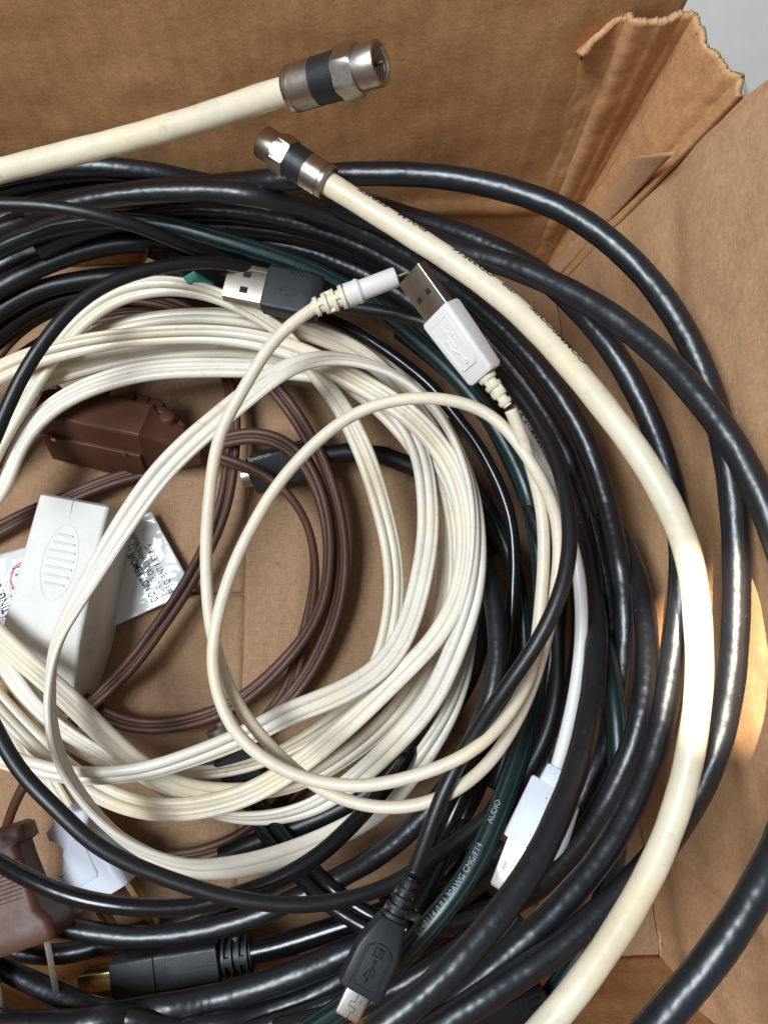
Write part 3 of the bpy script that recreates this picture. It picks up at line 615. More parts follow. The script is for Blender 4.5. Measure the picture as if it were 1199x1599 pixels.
# crumpled corner: ridges and valleys that run up from the floor corner, with a torn top edge
cols = [((770, 403), (903, 78, 92), 0.0), ((790, 403), (925, 50, 95), 0.8), ((812, 403), (962, 30, 97.5), 4.5), ((828, 404), (985, 18, 98.5), 3.0), ((840, 404), (1000, 10, 99.5), -3.0),
        ((848, 405), (1032, 20, 99), 1.0), ((853, 406), (1060, 24, 98.5), 5.6), ((858, 407), (1078, 34, 98), 8.2), ((862, 410), (1098, 42, 98), 2.5),
        ((866, 416), (1124, 60, 99), -2.2), ((869, 424), (1147, 92, 99), -1.0), ((872, 436), (1160, 122, 99), 3.4), ((874, 450), (1168, 142, 100), 0.0)]
cb_ = [P(a[0], a[1], 0) for a, b, c in cols]; ct_ = [P(*b) for a, b, c in cols]; cd_ = [c for a, b, c in cols]
def corner(u, v):
    t = u*(len(cols)-1); i = min(int(t), len(cols)-2); f = t-i; g = f*f*(3-2*f)
    b = cb_[i]*(1-f)+cb_[i+1]*f; tp = ct_[i]*(1-f)+ct_[i+1]*f; dd = cd_[i]*(1-g)+cd_[i+1]*g
    p = b*(1-v)+tp*v
    n = np.array([0.55*(u**0.7), 1.0-0.55*u, 0]); n /= np.linalg.norm(n)
    amp = v**0.8
    hide = max(0, 1-u/0.16)*min(1, (1-v)/0.035)*5.0
    p = p + n*(dd*amp*0.55 - 0.8*(1-v) - 1.0 + hide - 0.6*v) + n*0.5*nz(p[0], p[1], p[2], 0.09) + n*0.25*nz(p[0], p[1], p[2], 0.3)
    if v > 0.97: p[2] += 1.3*nz(u*16, 1, 5, 1.0)*(v-0.97)/0.03 + 0.7*nz(u*90, 4, 5, 1.0)*(v-0.97)/0.03
    return p
cf = sheet('crumpled_corner', corner, 190, 100, M['cb_wall'], box, 1.5, 1.0); cf['label'] = 'crumpled corner with torn fuzzy top edge'
# side wall (right)
NS = 220
CE_B, CE_T = P(874, 450, 0), P(1168, 142, 100)
def side(u, v):
    y0 = CE_B[1]*(1-v)+CE_T[1]*v; y = y0 + (YF-6-y0)*u
    top = 99 + 20*min(1, max(0, (u-0.004)/0.02)) + 10*min(1, max(0, (u-0.03)/0.2)) + (2.0*nz(u*40, 0, 0) if v == 1 else 0)
    top = min(top, 136)
    z = v*top; x = xr(y) + LEAN*z + (CE_T[0]-xr(CE_T[1])-LEAN*100)*v**1.2*math.exp(-(u/0.16)**1.3)
    x += 1.4*nz(y, z, 11, 0.022) + 0.45*nz(y, z, 21, 0.1)
    x += -2.2*math.exp(-((z-34-10*math.sin(u*5))/9.0)**2)*(0.3+0.7*u) + 1.2*math.exp(-((z-62-0.1*y)/7.0)**2)
    x += 1.0*math.exp(-((y+98-0.25*z)/2.0)**2) - 0.9*math.exp(-((y+60+0.15*z)/2.2)**2)
    return (x, y, z)
sw = sheet('side_wall', side, NS, 90, M['cb_side'], box, 2.8, -1.0); sw.modifiers[0].material_offset_rim = 0
# small folded gusset at the foot of the corner
def gusset(u, v):
    a = P(995-130*u, 243+165*u, 66-64*u); b = P(1058-185*u, 232+200*u, 84-78*u)
    p = a*(1-v)+b*v; return p + np.array([-1.3*math.sin(math.pi*v)-0.6, -0.5, 0.5*nz(u*9, v*5, 2)])
gs = sheet('folded_gusset', gusset, 40, 10, M['cb_side'], box, 0.8, 1.0); gs.modifiers[0].material_offset_rim = 0
def front(u, v):
    x = (XL-6) + (xr(YF)+3-(XL-6))*u; z = v*HT
    return (x, YF - LEAN*z - 1.4*nz(x, z, 4, 0.03) - 0.4*nz(x, z, 9, 0.12), z)
sheet('front_wall', front, 140, 60, M['cb_wall'], box, 2.8, -1.0)
def left(u, v):
    y = YF-3+(YB+6-YF)*u; z = v*HT
    return (XL - LEAN*z + 1.2*nz(y, z, 14, 0.03), y, z)
sheet('left_wall', left, 80, 40, M['cb_side'], box, 2.8, 1.0)
# frayed seam where floor and walls meet, lower right: torn fibre lips
def lip(ptsz, h, seed):
    V, F = [], []
    pts = [P(*q) for q in ptsz]; n = 90
    for i in range(n+1):
        t = i/n*(len(pts)-1); k = min(int(t), len(pts)-2); p = pts[k]*(1-(t-k))+pts[k+1]*(t-k)
        w = h*(0.5+0.6*abs(nz(i*.37, seed)))
        p = p + np.array([0.5*nz(i*.2, seed, 3), 0.5*nz(i*.2, seed, 9), 0.5])
        V += [tuple(p), tuple(p+np.array([0.7*w, -0.5*w, w*0.8])), tuple(p+np.array([1.0*w, -0.9*w, w*0.2]))]
    for i in range(n):
        a = i*3; F += [(a, a+1, a+4, a+3), (a+1, a+2, a+5, a+4)]
    return V, F
V, F = join_vf([lip([(1004,1290,1),(1018,1380,1),(1026,1450,1),(1031,1504,1)], 0.9, 1), lip([(1032,1506,1),(1005,1512,1),(970,1520,1),(930,1530,1)], 0.9, 2),
                lip([(1031,1506,1),(1060,1518,6),(1085,1540,12)], 1.0, 3)])
link('torn_seam', mesh_pd('torn_seam', V, F), M['cb_edge'], box)
# grey slab the box stands on
def gr(u, v): return (-900+1800*u, -900+1800*v, -5.5)
g = sheet('ground', gr, 20, 20, M['slab'], None, 30, -1); g['kind'] = 'structure'
# ------------------------------------------------------------------ connectors
def endframe(k, at_start, length, tipz=0.0, dirpx=None):
    """frame that leaves the end of a run, x pointing away from the cable"""
    p = RUNS[k]['path']
    a, b = (p[0], p[3]) if at_start else (p[-1], p[-4])
    d = a-b; d /= np.linalg.norm(d); d[2] += tipz; d /= np.linalg.norm(d)
    return Fr(a, a+d*length)
def f_connector(fr, parent, s=1.0, label=None):
    """coax F connector: crimp sleeve, black band, hex nut, threaded collar, pin"""
    R = 4.95*s
    c = lathe('connector', fr, [(-0.3*s, 2.9*s), (-0.3*s, R*.93), (0.2*s, R*1.0), (1.0*s, R*1.0), (1.25*s, R*.93), (1.6*s, R*.93), (1.8*s, R*1.0), (6.9*s, R*1.0), (6.9*s, 3.6*s)], M['nickel'], parent, 56)
    if label: c['label'] = label
    lathe('band', fr, [(6.85*s, 3*s), (6.85*s, R*.985), (12.9*s, R*1.0), (13.0*s, 3*s)], M['black_plug'], c, 56)
    h = R*1.13
    V, F = [], []
    prof = [(12.85*s, h*.80), (12.85*s, h*.95), (13.4*s, h), (16.9*s, h), (17.6*s, h*.9), (17.6*s, h*.7)]
    n = 72; V = []
    for x, r in prof:
        for k in range(n):
            a = 2*math.pi*k/n; w = (a+0.35) % (math.pi/3) - math.pi/6
            rr = min(r*1.0, h*0.872/math.cos(w))
            V.append((x, rr*math.cos(a), rr*math.sin(a)))
    F = [(i*n+k, i*n+(k+1) % n, (i+1)*n+(k+1) % n, (i+1)*n+k) for i in range(len(prof)-1) for k in range(n)]
    link('hex_nut', mesh_pd('hex_nut', fr.pts(V), F), M['nickel'], c, smooth=25)
    ri = R*.74
    prof = [(17.4*s, R*.9), (22.2*s, R*.93), (22.5*s, R*.9), (22.5*s, ri*1.04)]
    x = 22.2
    while x > 14.6: prof += [(x*s, ri), (x*s-0.22*s, ri*.93), (x*s-.44*s, ri)]; x -= 0.62
    lathe('collar', fr, prof, M['nickel'], c, 56, cap=False)
    lathe('pin', fr, [(14.2*s, ri*.95), (14.2*s, 0.5*s), (22.9*s, 0.5*s), (23.3*s, 0.15*s)], M['copper'], c, 20)
    # worn stamped letters on the sleeve
    V0, F0 = text_mesh('PPC EX6', 2.0*s); out = []
    for x, y, _ in V0:
        a = math.radians(60) + (x-4)/R; out.append((6.4*s - y*1.0, (R+.03)*math.cos(a), (R+.03)*math.sin(a)))
    link('stamped_letters', mesh_pd('stamped_letters', fr.pts(out), F0), M['brass'], c, smooth=False)
    return c
# --- cream coax 1
t = thing('coax_cable', 'short cream coax cable crossing the upper left with its open connector against the back wall', 'cable', foot('wc1'), 'cream coax cables')
sweep('cable', 'wc1', t)
e = RUNS['wc1']['path'][-1]; tip = P(597, 97, 113)
f_connector(Fr(e, tip), t, np.linalg.norm(tip-e)/22.9)
# --- cream coax 2
t = thing('coax_cable', 'long cream coax cable with black printing, sweeping down over the whole right side', 'cable', foot('wc2'), 'cream coax cables')
sweep('cable', 'wc2', t)
e = RUNS['wc2']['path'][0]; tip = P(409, 220, 84)
f_connector(Fr(e, tip), t, np.linalg.norm(tip-e)/22.9)
pl = RUNS['wc2']
for s_, s0 in (('SERIES', 15.8), ('PVV H', 27.0), ('OD22516', 46.5), ('(PR', 53.0), ('COMMSCOPE', 76.0)):
    text_on('printed_text', s_, 'wc2', s0, 44, 2.6, M['ink'], t, rev=True, stretch=1.15, bold=True)

# --- black coax / black leads without visible ends: one thing each
plain = [('b1', 'black_coax', 'outermost glossy black coax loop, lying free along the back and right walls', 'cable'),
 ('m1', 'black_coax', 'black coax crossing over the outermost loop and running off the right edge', 'cable'),
 ('t1', 'black_coax', 'black coax just outside and under the long cream coax on the right', 'cable'),
 ('b2', 'black_coax', 'black coax with a long highlight along the top left, uppermost of the inner bundle', 'cable'),
 ('p1', 'black_coax', 'black coax just under the uppermost one of the inner bundle', 'cable'),
 ('p2', 'black_coax', 'thick black coax lying over the white plug with the narrow steel tip', 'cable'),
 ('p3', 'black_coax', 'black coax low in the bundle under the black flat plug with steel shell', 'cable'),
 ('k4', 'black_coax', 'black coax between the green striped cable and the outer loops, lower right', 'cable'),
 ('t0', 'black_coax', 'black coax directly below the short cream coax by the back wall', 'cable'),
 ('u1', 'black_lead', 'matt black cable at the left edge, upper of the two above the brown cord', 'cable'),
 ('u2', 'black_lead', 'matt black cable at the left edge, just above the brown cord', 'cable'),
 ('u3', 'black_lead', 'dark cable hidden between the brown cord and the black cables, left', 'cable'),
 ('u4', 'black_coax', 'black coax deep under the green striped cable, upper left', 'cable'),
 ('u5', 'black_coax', 'black coax in the shade under the long highlighted one, upper left', 'cable'),
 ('u6', 'black_coax', 'black coax in the narrow gap above the thin lead, upper left', 'cable'),
 ('n1', 'thin_black_lead', 'thin black lead slanting over the cables at the upper left', 'cable'),
 ('n4', 'thin_black_lead', 'thin black lead arching over the cream flat cord to the flat steel plug', 'cable'),
 ('n5', 'thin_black_lead', 'thin black lead looping over the white wall plug and up the right bundle', 'cable'),
 ('n6', 'thin_black_lead', 'glossy black lead crossing the brown wall plug and the cream loops at the bottom', 'cable'),
 ('q2', 'thin_black_lead', 'shiny thin black lead just outside the cream flat cord on the right', 'cable'),
 ('q4', 'thin_black_lead', 'short shiny black lead running down beside the small black plug', 'cable'),
 ('g2', 'green_striped_cable', 'dark green striped cable low between cream cord and thin cream leads', 'cable'),
 ('y1', 'black_lead', 'broad matt black cable under the cream cord at the bottom centre', 'cable'),
 ('s5', 'black_coax', 'black coax with a sharp bright highlight outside the cream cord, bottom and right', 'cable'),
 ('s6', 'black_coax', 'black coax on the cardboard below the brown wall plug', 'cable'),
 ('s1', 'black_coax', 'thick dusty black cable passing just under the long black plug, bottom', 'cable'),
 ('s2', 'black_coax', 'black coax second below the long black plug at the bottom', 'cable'),
 ('s3', 'black_coax', 'black coax at the bottom left under the brown plug blade', 'cable'),
 ('s4', 'black_coax', 'black coax in the very bottom left corner', 'cable'),
 ('s7', 'black_coax', 'black coax with a short streak of light right of the small black plug', 'cable'),
 ('s8', 'black_coax', 'thin black cable along the bottom edge left of the small black plug', 'cable'),
 ('f9', 'black_coax', 'black coax under the three parallel ones at the bottom centre', 'cable'),
 ('z1', 'black_coax', 'black coax lowest in the right bundle near the cardboard floor', 'cable'),
 ('z2', 'black_coax', 'black coax low in the right bundle under the thin cream leads', 'cable'),
 ('z3', 'thin_black_lead', 'thin black lead low between the cream cord and the green striped cable', 'cable'),
 ('z4', 'black_coax', 'black coax under the highlighted pair at the right, lower bundle', 'cable'),
 ('z5', 'black_coax', 'black coax low under the green striped cable at the bottom', 'cable')]
for k, nm, lb, ct in plain:
    o = sweep(nm, k, None); tag(o, lb, ct, 'coiled black cables')
# --- green striped cables
t = thing('green_striped_cable', 'dark green striped cable printed E148114 (UL) 30AWG CMG/FT4', 'cable', foot('g1'), 'green striped cables')
sweep('cable', 'g1', t)
def s_at(k, px, py):
    p = densify(RUNS[k]['path'], 2); q = P(px, py, float(np.mean(p[:, 2]))); s = np.r_[0, np.cumsum(np.linalg.norm(np.diff(p, axis=0), axis=1))]
    best = 1e9; bi = 0
    for i, w in enumerate(p):
        u = proj(w); d = (u[0]-px)**2 + (u[1]-py)**2
        if d < best: best, bi = d, i
    return s[bi]
def proj(w):
    x, y, z = w[0], w[1], w[2]-CAM_H
    yc = y*CT + z*ST; zc = -y*ST + z*CT
    return (599.5 + FPX*x/(-zc), 799.5 - FPX*yc/(-zc))
for s_, (px, py), sz in (('E148114 (UL) 30AWG CMG/FT4', (657, 1457), 2.15), ('AUDIO', (766, 1290), 2.15)):
    text_on('printed_text', s_, 'g1', s_at('g1', px, py), 127, sz, M['ink_white'], t, rev=True, stretch=.82)
t = thing('green_striped_cable', 'green striped cable at the lower right ending in a glossy black plug', 'cable', foot('g3'), 'green striped cables')
sweep('cable', 'g3', t)
fr = Fr(P(853, 1556, 60), P(735, 1612, 62))
b = loft('plug_body', fr, [(0, 2.2, 2.2, 9), (.6, 4.3, 3.9, 2.4), (6.5, 5.4, 4.4, 2.4), (7.3, 5.6, 4.5, 2.4), (7.5, 5.3, 4.3, 2.4), (20, 5.9, 4.6, 2.4), (24, 5.9, 4.6, 2.4)], M['black_gloss'], t, 6)
path_strip('moulded_bars', fr, [[(2.0, -2.4), (5.0, -2.7)], [(2.0, -.8), (5.0, -.9)], [(2.0, .9), (5.0, .9)], [(2.0, 2.4), (5.0, 2.6)]], 4.0, .7, .5, M['black_gloss'], b)
text_on('printed_text', 'TH COPPER', 's8', s_at('s8', 470, 1590), 75, 2.4, M['ink_white'], bpy.data.objects.get([x.name for x in bpy.data.objects if x.get('label', '').startswith('thin black cable along the bottom')][0]))

# --- black flat USB plug, top centre
t = thing('usb_cable', 'matt black lead with flat black plug, steel shell pointing left', 'cable', P(440, 450, 30))
sweep('cable', 'n2', t)
A, B = P(355, 439, 47), P(503, 469, 47); fr = Fr(A, B); L = fr.L
s = L/31.0
b = loft('plug_body', fr, [(12.6*s, 6.6*s, 3.0*s, .8), (13.2*s, 7.3*s, 3.7*s, 1.2), (26*s, 7.5*s, 3.9*s, 1.3), (30*s, 6.8*s, 3.7*s, 1.5), (31*s, 5.6*s, 3.0*s, 1.6)], M['black_plug'], t, 5)
relief('strain_relief', fr, 31*s, 41*s, 3.4*s, 2.9*s, 2.2*s, 2.0*s, 4, M['black_plug'], b)
path_strip('grip_ribs', fr, [[(x*s, 4.9*s), (x*s, 7.1*s)] for x in (20, 21, 22, 23, 24, 25, 26)], 3.85*s, .45, .25, M['black_plug'], b)
path_strip('usb_mark', fr, trident(21.5*s, -.6*s, 4.2*s, 180), 3.84*s, .28, .12, M['black_plug'], b)
sh = loft('steel_shell', fr, [(0, 6.0*s, 2.25*s, .35), (12.7*s, 6.0*s, 2.25*s, .35)], M['nickel'], b, 3)
for x, y in ((6.4, 2.6), (6.4, -2.6)):
    loft('latch_hole', Fr(fr.p(x*s, y*s-1.0*s, 2.2*s), fr.p(x*s, y*s+1.0*s, 2.2*s)), [(0, 1.25*s, .08, .05), (2.0*s, 1.25*s, .08, .05)], M['dark'], sh, 2)
lathe('dimple', Fr(fr.p(10.4*s, -1.6*s, 2.2*s), fr.p(10.4*s, -1.6*s, 2.34*s)), [(0, .7*s), (.14*s, .6*s), (.05*s, .3*s)], M['nickel'], sh, 16)
path_strip('seam', fr, [[(0.2, 4.4*s), (12.6*s, 4.4*s)]], 2.2*s, .18, .12, M['steel'], sh)

# --- long cream thin cable: barrel plug at one end, white USB plug at the other
t = thing('charger_cable', 'thin cream cable with round barrel plug and white flat plug, looped over the coil', 'cable', foot('wa'))
sweep('cable', 'wa', t)
e = RUNS['wa']['path'][0]; tip = P(620, 432, 76); fr = Fr(e, tip, 8); s = fr.L/21.0
relief('strain_relief', fr, -0.6*s, 8.2*s, 2.35*s, 2.1*s, 3.1*s, 2.7*s, 4, M['ivory'], t, gap=.5)
b = lathe('barrel_plug', fr, [(8.0*s, 1.5*s), (8.0*s, 2.9*s), (10.6*s, 2.85*s), (10.8*s, 3.05*s), (11.3*s, 3.05*s), (12.1*s, 2.45*s), (20.2*s, 2.45*s), (20.8*s, 2.3*s), (21*s, 1.9*s), (21*s, .5*s)], M['white_plug'], t, 40)
lathe('pin', fr, [(20.6*s, .5*s), (23.4*s, .45*s)], M['brass'], b, 12)
# white USB-A plug
e = RUNS['wa']['path'][-1]
A, B = P(790, 630, 77), P(640, 422, 80); fr = Fr(A, B, -52); L = fr.L; s = L/41.0*0.73; fr.x = fr.x*1.34
relief('strain_relief', fr, -0.8*s, 9.2*s, 2.3*s, 2.0*s, 3.6*s, 2.9*s, 4, M['ivory'], t, gap=.5)
b = loft('plug_body', fr, [(8.8*s, 5.4*s, 3.3*s, 1.0), (9.6*s, 6.1*s, 3.9*s, 1.1), (20*s, 6.7*s, 4.3*s, 1.1), (28.0*s, 7.0*s, 4.4*s, 1.1), (28.7*s, 6.6*s, 4.0*s, 1.0)], M['white_plug'], t, 5)
path_strip('panel_line', fr, [[(13.5*s, -3.6*s), (25.6*s, -4.2*s), (26.4*s, -3.4*s), (26.4*s, 3.4*s), (25.6*s, 4.2*s), (13.5*s, 3.6*s), (12.8*s, 2.8*s), (12.8*s, -2.8*s), (13.5*s, -3.6*s)]], 4.28*s, .3, .22, M['white_plug'], b)
path_strip('usb_mark', fr, trident(19.6*s, 0, 5.0*s, 0), 4.28*s, .42, .26, M['white_plug'], b)
sh = loft('steel_shell', fr, [(28.5*s, 5.9*s, 2.2*s, .35), (41.0*s, 5.9*s, 2.2*s, .35)], M['nickel'], b, 3)
for y in (2.5, -2.5):
    loft('latch_hole', Fr(fr.p(34.4*s, y*s-1.0*s, 2.16*s), fr.p(34.4*s, y*s+1.0*s, 2.16*s)), [(0, 1.1*s, .08, .05), (2.0*s, 1.1*s, .08, .05)], M['dark'], sh, 2)
loft('tongue', fr, [(40.85*s, 5.5*s, 1.8*s, .2), (41.05*s, 5.5*s, 1.8*s, .2)], M['dark'], sh, 2)

# --- white cable with the narrow steel tip under the black coax
t = thing('charger_cable', 'bright white thin cable ending in white plug with slim steel tip under black coax', 'cable', foot('w4'))
sweep('cable', 'w4', t)
fr = Fr(P(868, 1200, 63), P(778, 1388, 63), 22); s = fr.L/36.0
b = loft('plug_body', fr, [(4.5*s, 4.6*s, 2.2*s, .7), (5*s, 4.9*s, 2.5*s, .7), (20*s, 4.9*s, 2.5*s, .7), (22.4*s, 4.8*s, 2.4*s, .7), (22.6*s, 4.5*s, 2.1*s, .6)], M['white_cool'], t, 4)
loft('collar', fr, [(-.4*s, 2.2*s, 2.0*s, .6), (0, 2.5*s, 2.2*s, .6), (4.8*s, 2.7*s, 2.3*s, .6)], M['white_cool'], b, 4)
path_strip('seam', fr, [[(5*s, -1.6*s), (22.4*s, -1.6*s)]], 2.49*s, .12, .04, M['white_plug'], b)
sh = loft('steel_tip', fr, [(22.4*s, 3.7*s, 1.5*s, .3), (35.4*s, 2.7*s, 1.2*s, .3), (36*s, 2.3*s, 1.0*s, .3)], M['steel'], b, 4)
loft('latch_hole', Fr(fr.p(28.5*s, -.9*s, 1.37*s), fr.p(30.8*s, -.9*s, 1.33*s)), [(0, .75*s, .08, .3), (2.3*s, .75*s, .08, .3)], M['white_cool'], sh, 3)
path_strip('tooth', fr, [[(8*s, 1.4*s), (8.2*s, 1.4*s)]], 2.49*s, .5, .05, M['dark'], b)
# small tips poking out on its far side
t = thing('spade_lug', 'small pale steel spade tip poking out from under the thick black coax', 'plug', P(872, 1325, 55))
fr = Fr(P(900, 1262, 68), P(865, 1345, 60), 30); lathe('tip', fr, [(0, .6), (6, 1.1), (fr.L-1, 1.9), (fr.L, 1.7)], M['white_cool'], t, 20)
t = thing('spade_lug', 'tapered nickel tip just below the pale one under the black coax', 'plug', P(838, 1392, 50))
fr = Fr(P(868, 1320, 62), P(829, 1407, 54), 30); loft('tip', fr, [(0, .7, .6, .2), (7, 1.2, .9, .2), (fr.L-1, 2.0, 1.2, .3), (fr.L, 1.8, 1.0, .3)], M['nickel'], t, 4)

# --- micro plug on the thin black lead (its cable is the n2 run: the same lead)
t = [x for x in bpy.data.objects if x.get('label', '').startswith('matt black lead with flat black plug')][0]
t['label'] = 'matt black lead from the flat steel-shell plug to the small black plug at bottom centre'
e = RUNS['n2']['path'][-1]
A, B = P(640, 1376, 75), P(541, 1588, 78); fr = Fr(A, B, 0); s = fr.L/36.0
relief('strain_relief', fr, -1.0*s, 10.6*s, 2.3*s, 2.2*s, 3.9*s, 3.0*s, 5, M['black_plug'], t, gap=.45)
b = loft('micro_plug_body', fr, [(10.2*s, 3.5*s, 2.8*s, 1.2), (11.0*s, 4.0*s, 3.2*s, 1.2), (17*s, 5.8*s, 3.5*s, 1.1), (19*s, 6.1*s, 3.6*s, 1.0), (28.4*s, 6.1*s, 3.6*s, 1.0), (29*s, 5.7*s, 3.3*s, .9)], M['black_plug'], t, 5)
pn = [(28.3*s, -3.7*s), (18.8*s, -3.7*s)] + [(18.8*s-2.6*s*math.sin(math.radians(a)), -3.7*s*math.cos(math.radians(a))) for a in range(10, 180, 14)] + [(18.8*s, 3.7*s), (28.3*s, 3.7*s)]
path_strip('panel_line', fr, [pn, [(x, y*.84) for x, y in pn[1:-1]] + [(26.6*s, 3.1*s), (27.2*s, 2.4*s), (27.2*s, -2.4*s), (26.6*s, -3.1*s), (pn[1][0], pn[1][1]*.84)]], 3.58*s, .26, .2, M['black_plug'], b)
path_strip('usb_mark', fr, trident(23.2*s, 0, 2.7*s, 0) + [[(19.3*s, -1.1*s), (19.3*s, 1.1*s), (17.3*s, 1.1*s), (17.3*s, -1.1*s), (19.3*s, -1.1*s)]], 3.58*s, .3, .22, M['dark'], b)
text_flat('letter_b', 'B', fr, 18.9*s, -.75*s, 3.62*s+.2, 90+90, 1.9*s, M['dark'], b) if False else text_flat('letter_b', 'B', fr, 17.6*s, .6*s, 3.62*s+.2, -90, 1.7*s, M['dark'], b)
sh = loft('steel_shell', fr, [(28.8*s, 3.4*s, 1.1*s, .5), (35.4*s, 3.4*s, 1.1*s, .5), (36*s, 3.2*s, .9*s, .4)], M['steel'], b, 4)
path_strip('seam', fr, [[(29.2*s, .2*s), (31.8*s, .2*s), (31.8*s, -.9*s), (33*s, -.9*s), (33*s, .9*s), (34.2*s, .9*s), (34.2*s, .1*s), (36*s, .1*s)], [(30.6*s, 1.5*s), (31.6*s, 1.5*s)]], 1.08*s, .16, .06, M['dark'], sh)

# --- long black plug with a gold shell, bottom left
t = thing('hdmi_cable', 'thick black cable ending in a long grainy black plug with a gold shell, bottom left', 'cable', P(260, 1510, 10))
sweep('cable', 'hd1', t)
A, B = P(396, 1487, 22), P(131, 1531, 20); fr = Fr(A, B, 0); s = fr.L/50.0
b = loft('plug_body', fr, [(8.8*s, 4.2*s, 4.0*s, 1.2), (9.4*s, 5.1*s, 4.9*s, 1.3), (24*s, 5.3*s, 5.0*s, 1.3), (24.3*s, 5.2*s, 4.5*s, 1.2), (27.4*s, 5.2*s, 4.5*s, 1.2), (27.7*s, 5.3*s, 4.9*s, 1.2), (39.6*s, 5.2*s, 4.8*s, 1.2), (40.4*s, 4.8*s, 4.4*s, 1.1)], M['black_plug'], t, 5)
relief('strain_relief', fr, 0.2*s, 9.0*s, 5.4*s, 4.6*s, 5.5*s, 4.8*s, 4, M['black_plug'], b, gap=.5, core=.8)
path_strip('seam', fr, [[(9.6*s, -.2*s), (24*s, -.2*s)], [(28*s, -.2*s), (39.4*s, -.2*s)]], 4.9*s, .12, .1, M['black_plug'], b)
sh = loft('gold_shell', fr, [(40*s, 2.5*s, 3.6*s, .3), (49.6*s, 2.5*s, 3.6*s, .3), (50*s, 2.4*s, 3.5*s, .3)], M['gold'], b, 3)
loft('tongue', fr, [(49.9*s, 2.1*s, 3.2*s, .2), (50.1*s, 2.1*s, 3.2*s, .2)], M['dark'], sh, 2)

# --- gold plug tip behind the thin black lead, teal tape
t = thing('hdmi_plug', 'black plug with small gold shell and teal tape, mostly hidden behind the thin black lead', 'plug', P(280, 430, 30))
fr = Fr(P(352, 455, 30), P(228, 400, 44), 35); s = fr.L/30.0
b = loft('plug_body', fr, [(0, 5.2*s, 3*s, 1), (21*s, 5.6*s, 3.2*s, 1), (22*s, 5*s, 2.8*s, .8)], M['black_plug'], t)
loft('gold_shell', fr, [(21.8*s, 3.5*s, 2.1*s, .3), (30*s, 3.5*s, 2.1*s, .3)], M['gold'], b, 3)
V = [P(286, 433, 45), P(303, 423, 46.5), P(335, 443, 43.5), P(328, 452, 42.5), P(292, 443, 44.5), P(309, 434, 46.2)]
link('teal_tape', mesh_pd('teal_tape', V, [(0, 5, 1), (5, 2, 1), (4, 5, 0), (4, 3, 5), (3, 2, 5)]), M['teal'], b, smooth=False)
# --- double black lead crossing under the cream loops
t = thing('double_lead', 'twin glossy black lead with black plug running under the cream loops at bottom centre', 'cable', foot('x1'))
sweep('cable', 'x1', t); sweep('cable', 'x2', t)
fr = Fr(P(405, 1244, 12), P(340, 1134, 17), 0); s = fr.L/26.0
b = loft('plug_body', fr, [(0, 5.2*s, 4*s, 1.2), (1, 6.2*s, 4.8*s, 1.4), (17*s, 6.2*s, 4.8*s, 1.4), (17.5*s, 4.8*s, 4.0*s, 1.4), (22*s, 4.4*s, 3.8*s, 1.4)], M['black_plug'], t, 5)
lathe('steel_ring', fr, [(21.5*s, 3.6*s), (21.6*s, 4.1*s), (26*s, 4.1*s), (26*s, 3.2*s), (22*s, 3.1*s)], M['nickel'], b, 32)
V = [fr.p(3+2.2*math.cos(a), -5.2+1.4*math.sin(a), 4.9) for a in np.linspace(0, 5.2, 14)] + [fr.p(3+1.4*math.cos(a), -5.2+.7*math.sin(a), 5.1) for a in np.linspace(0, 5.2, 14)]
link('gold_clip', mesh_pd('gold_clip', V, [(i, i+1, i+15, i+14) for i in range(13)]), M['gold'], b)

# --- black plug printed Spectrum, on the floor inside the brown loops
t = thing('rca_plug', 'black printed block plug with a nickel ring, under the brown cord loops', 'plug', P(430, 725, 4))
fr = Fr(P(498, 712, 12), P(392, 741, 9), -24); s = fr.L/26.0
b = loft('plug_body', fr, [(-2, 5.0*s, 4.0*s, 1.5), (0, 6.8*s, 5.2*s, 1.4), (24*s, 6.8*s, 5.2*s, .8), (25*s, 6.3*s, 4.8*s, .8)], M['black_plug'], t, 5)
text_flat('printed_text', 'Spectrum', fr, 24*s, -5.6*s, 5.26*s, 180, 2.2*s, M['ink_white'], b, bold=True)
lathe('nickel_ring', fr, [(24.6*s, 3.6*s), (25.6*s, 4.6*s), (28.6*s, 4.6*s), (28.6*s, 3.8*s), (25*s, 3.6*s)], M['nickel'], b, 36)
p = np.array([P(500, 711, 12), P(545, 706, 12), P(600, 712, 11), P(650, 731, 10), P(700, 765, 9), P(740, 810, 9), P(765, 870, 9)])
RUNS['rc'] = dict(r=3.0, prof='round', mat='black_soft', tw=0, path=np.array([p[min(int(u), 5)]*(1-(u-min(int(u), 5)))+p[min(int(u), 5)+1]*(u-min(int(u), 5)) for u in np.linspace(0, 6, 40)])); keys.append('rc')
sweep('cable', 'rc', t)
# Spectrum band on a lead beside the white thin cable
fr = Fr(P(803, 628, 56), P(872, 775, 54), 0)
t = thing('ferrite_sleeve', 'black sleeve with pale lettering beside the white thin cable, right of the coil', 'sleeve', P(835, 690, 48))
b = lathe('sleeve', fr, [(0, 1), (0.1, 2.5), (.8, 3.0), (22.2, 3.0), (22.2, 2.5), (23.2, 2.5), (23.2, 3.0), (24.4, 3.0), (24.4, 2.4), (fr.L, 2.2)], M['black_plug'], t, 40)
V0, F0 = text_mesh('Spectrum', 4.2, True); out = []
for x, y, _ in V0:
    a = math.radians(64) - (y-1.4)/-3.0*-1; a = math.radians(92) + (y-1.4)/3.0; out.append((2.6+x*.92, 3.04*math.cos(a), 3.04*math.sin(a)))
link('printed_text', mesh_pd('printed_text', fr.pts(out), F0), M['ink_white'], b, smooth=False)

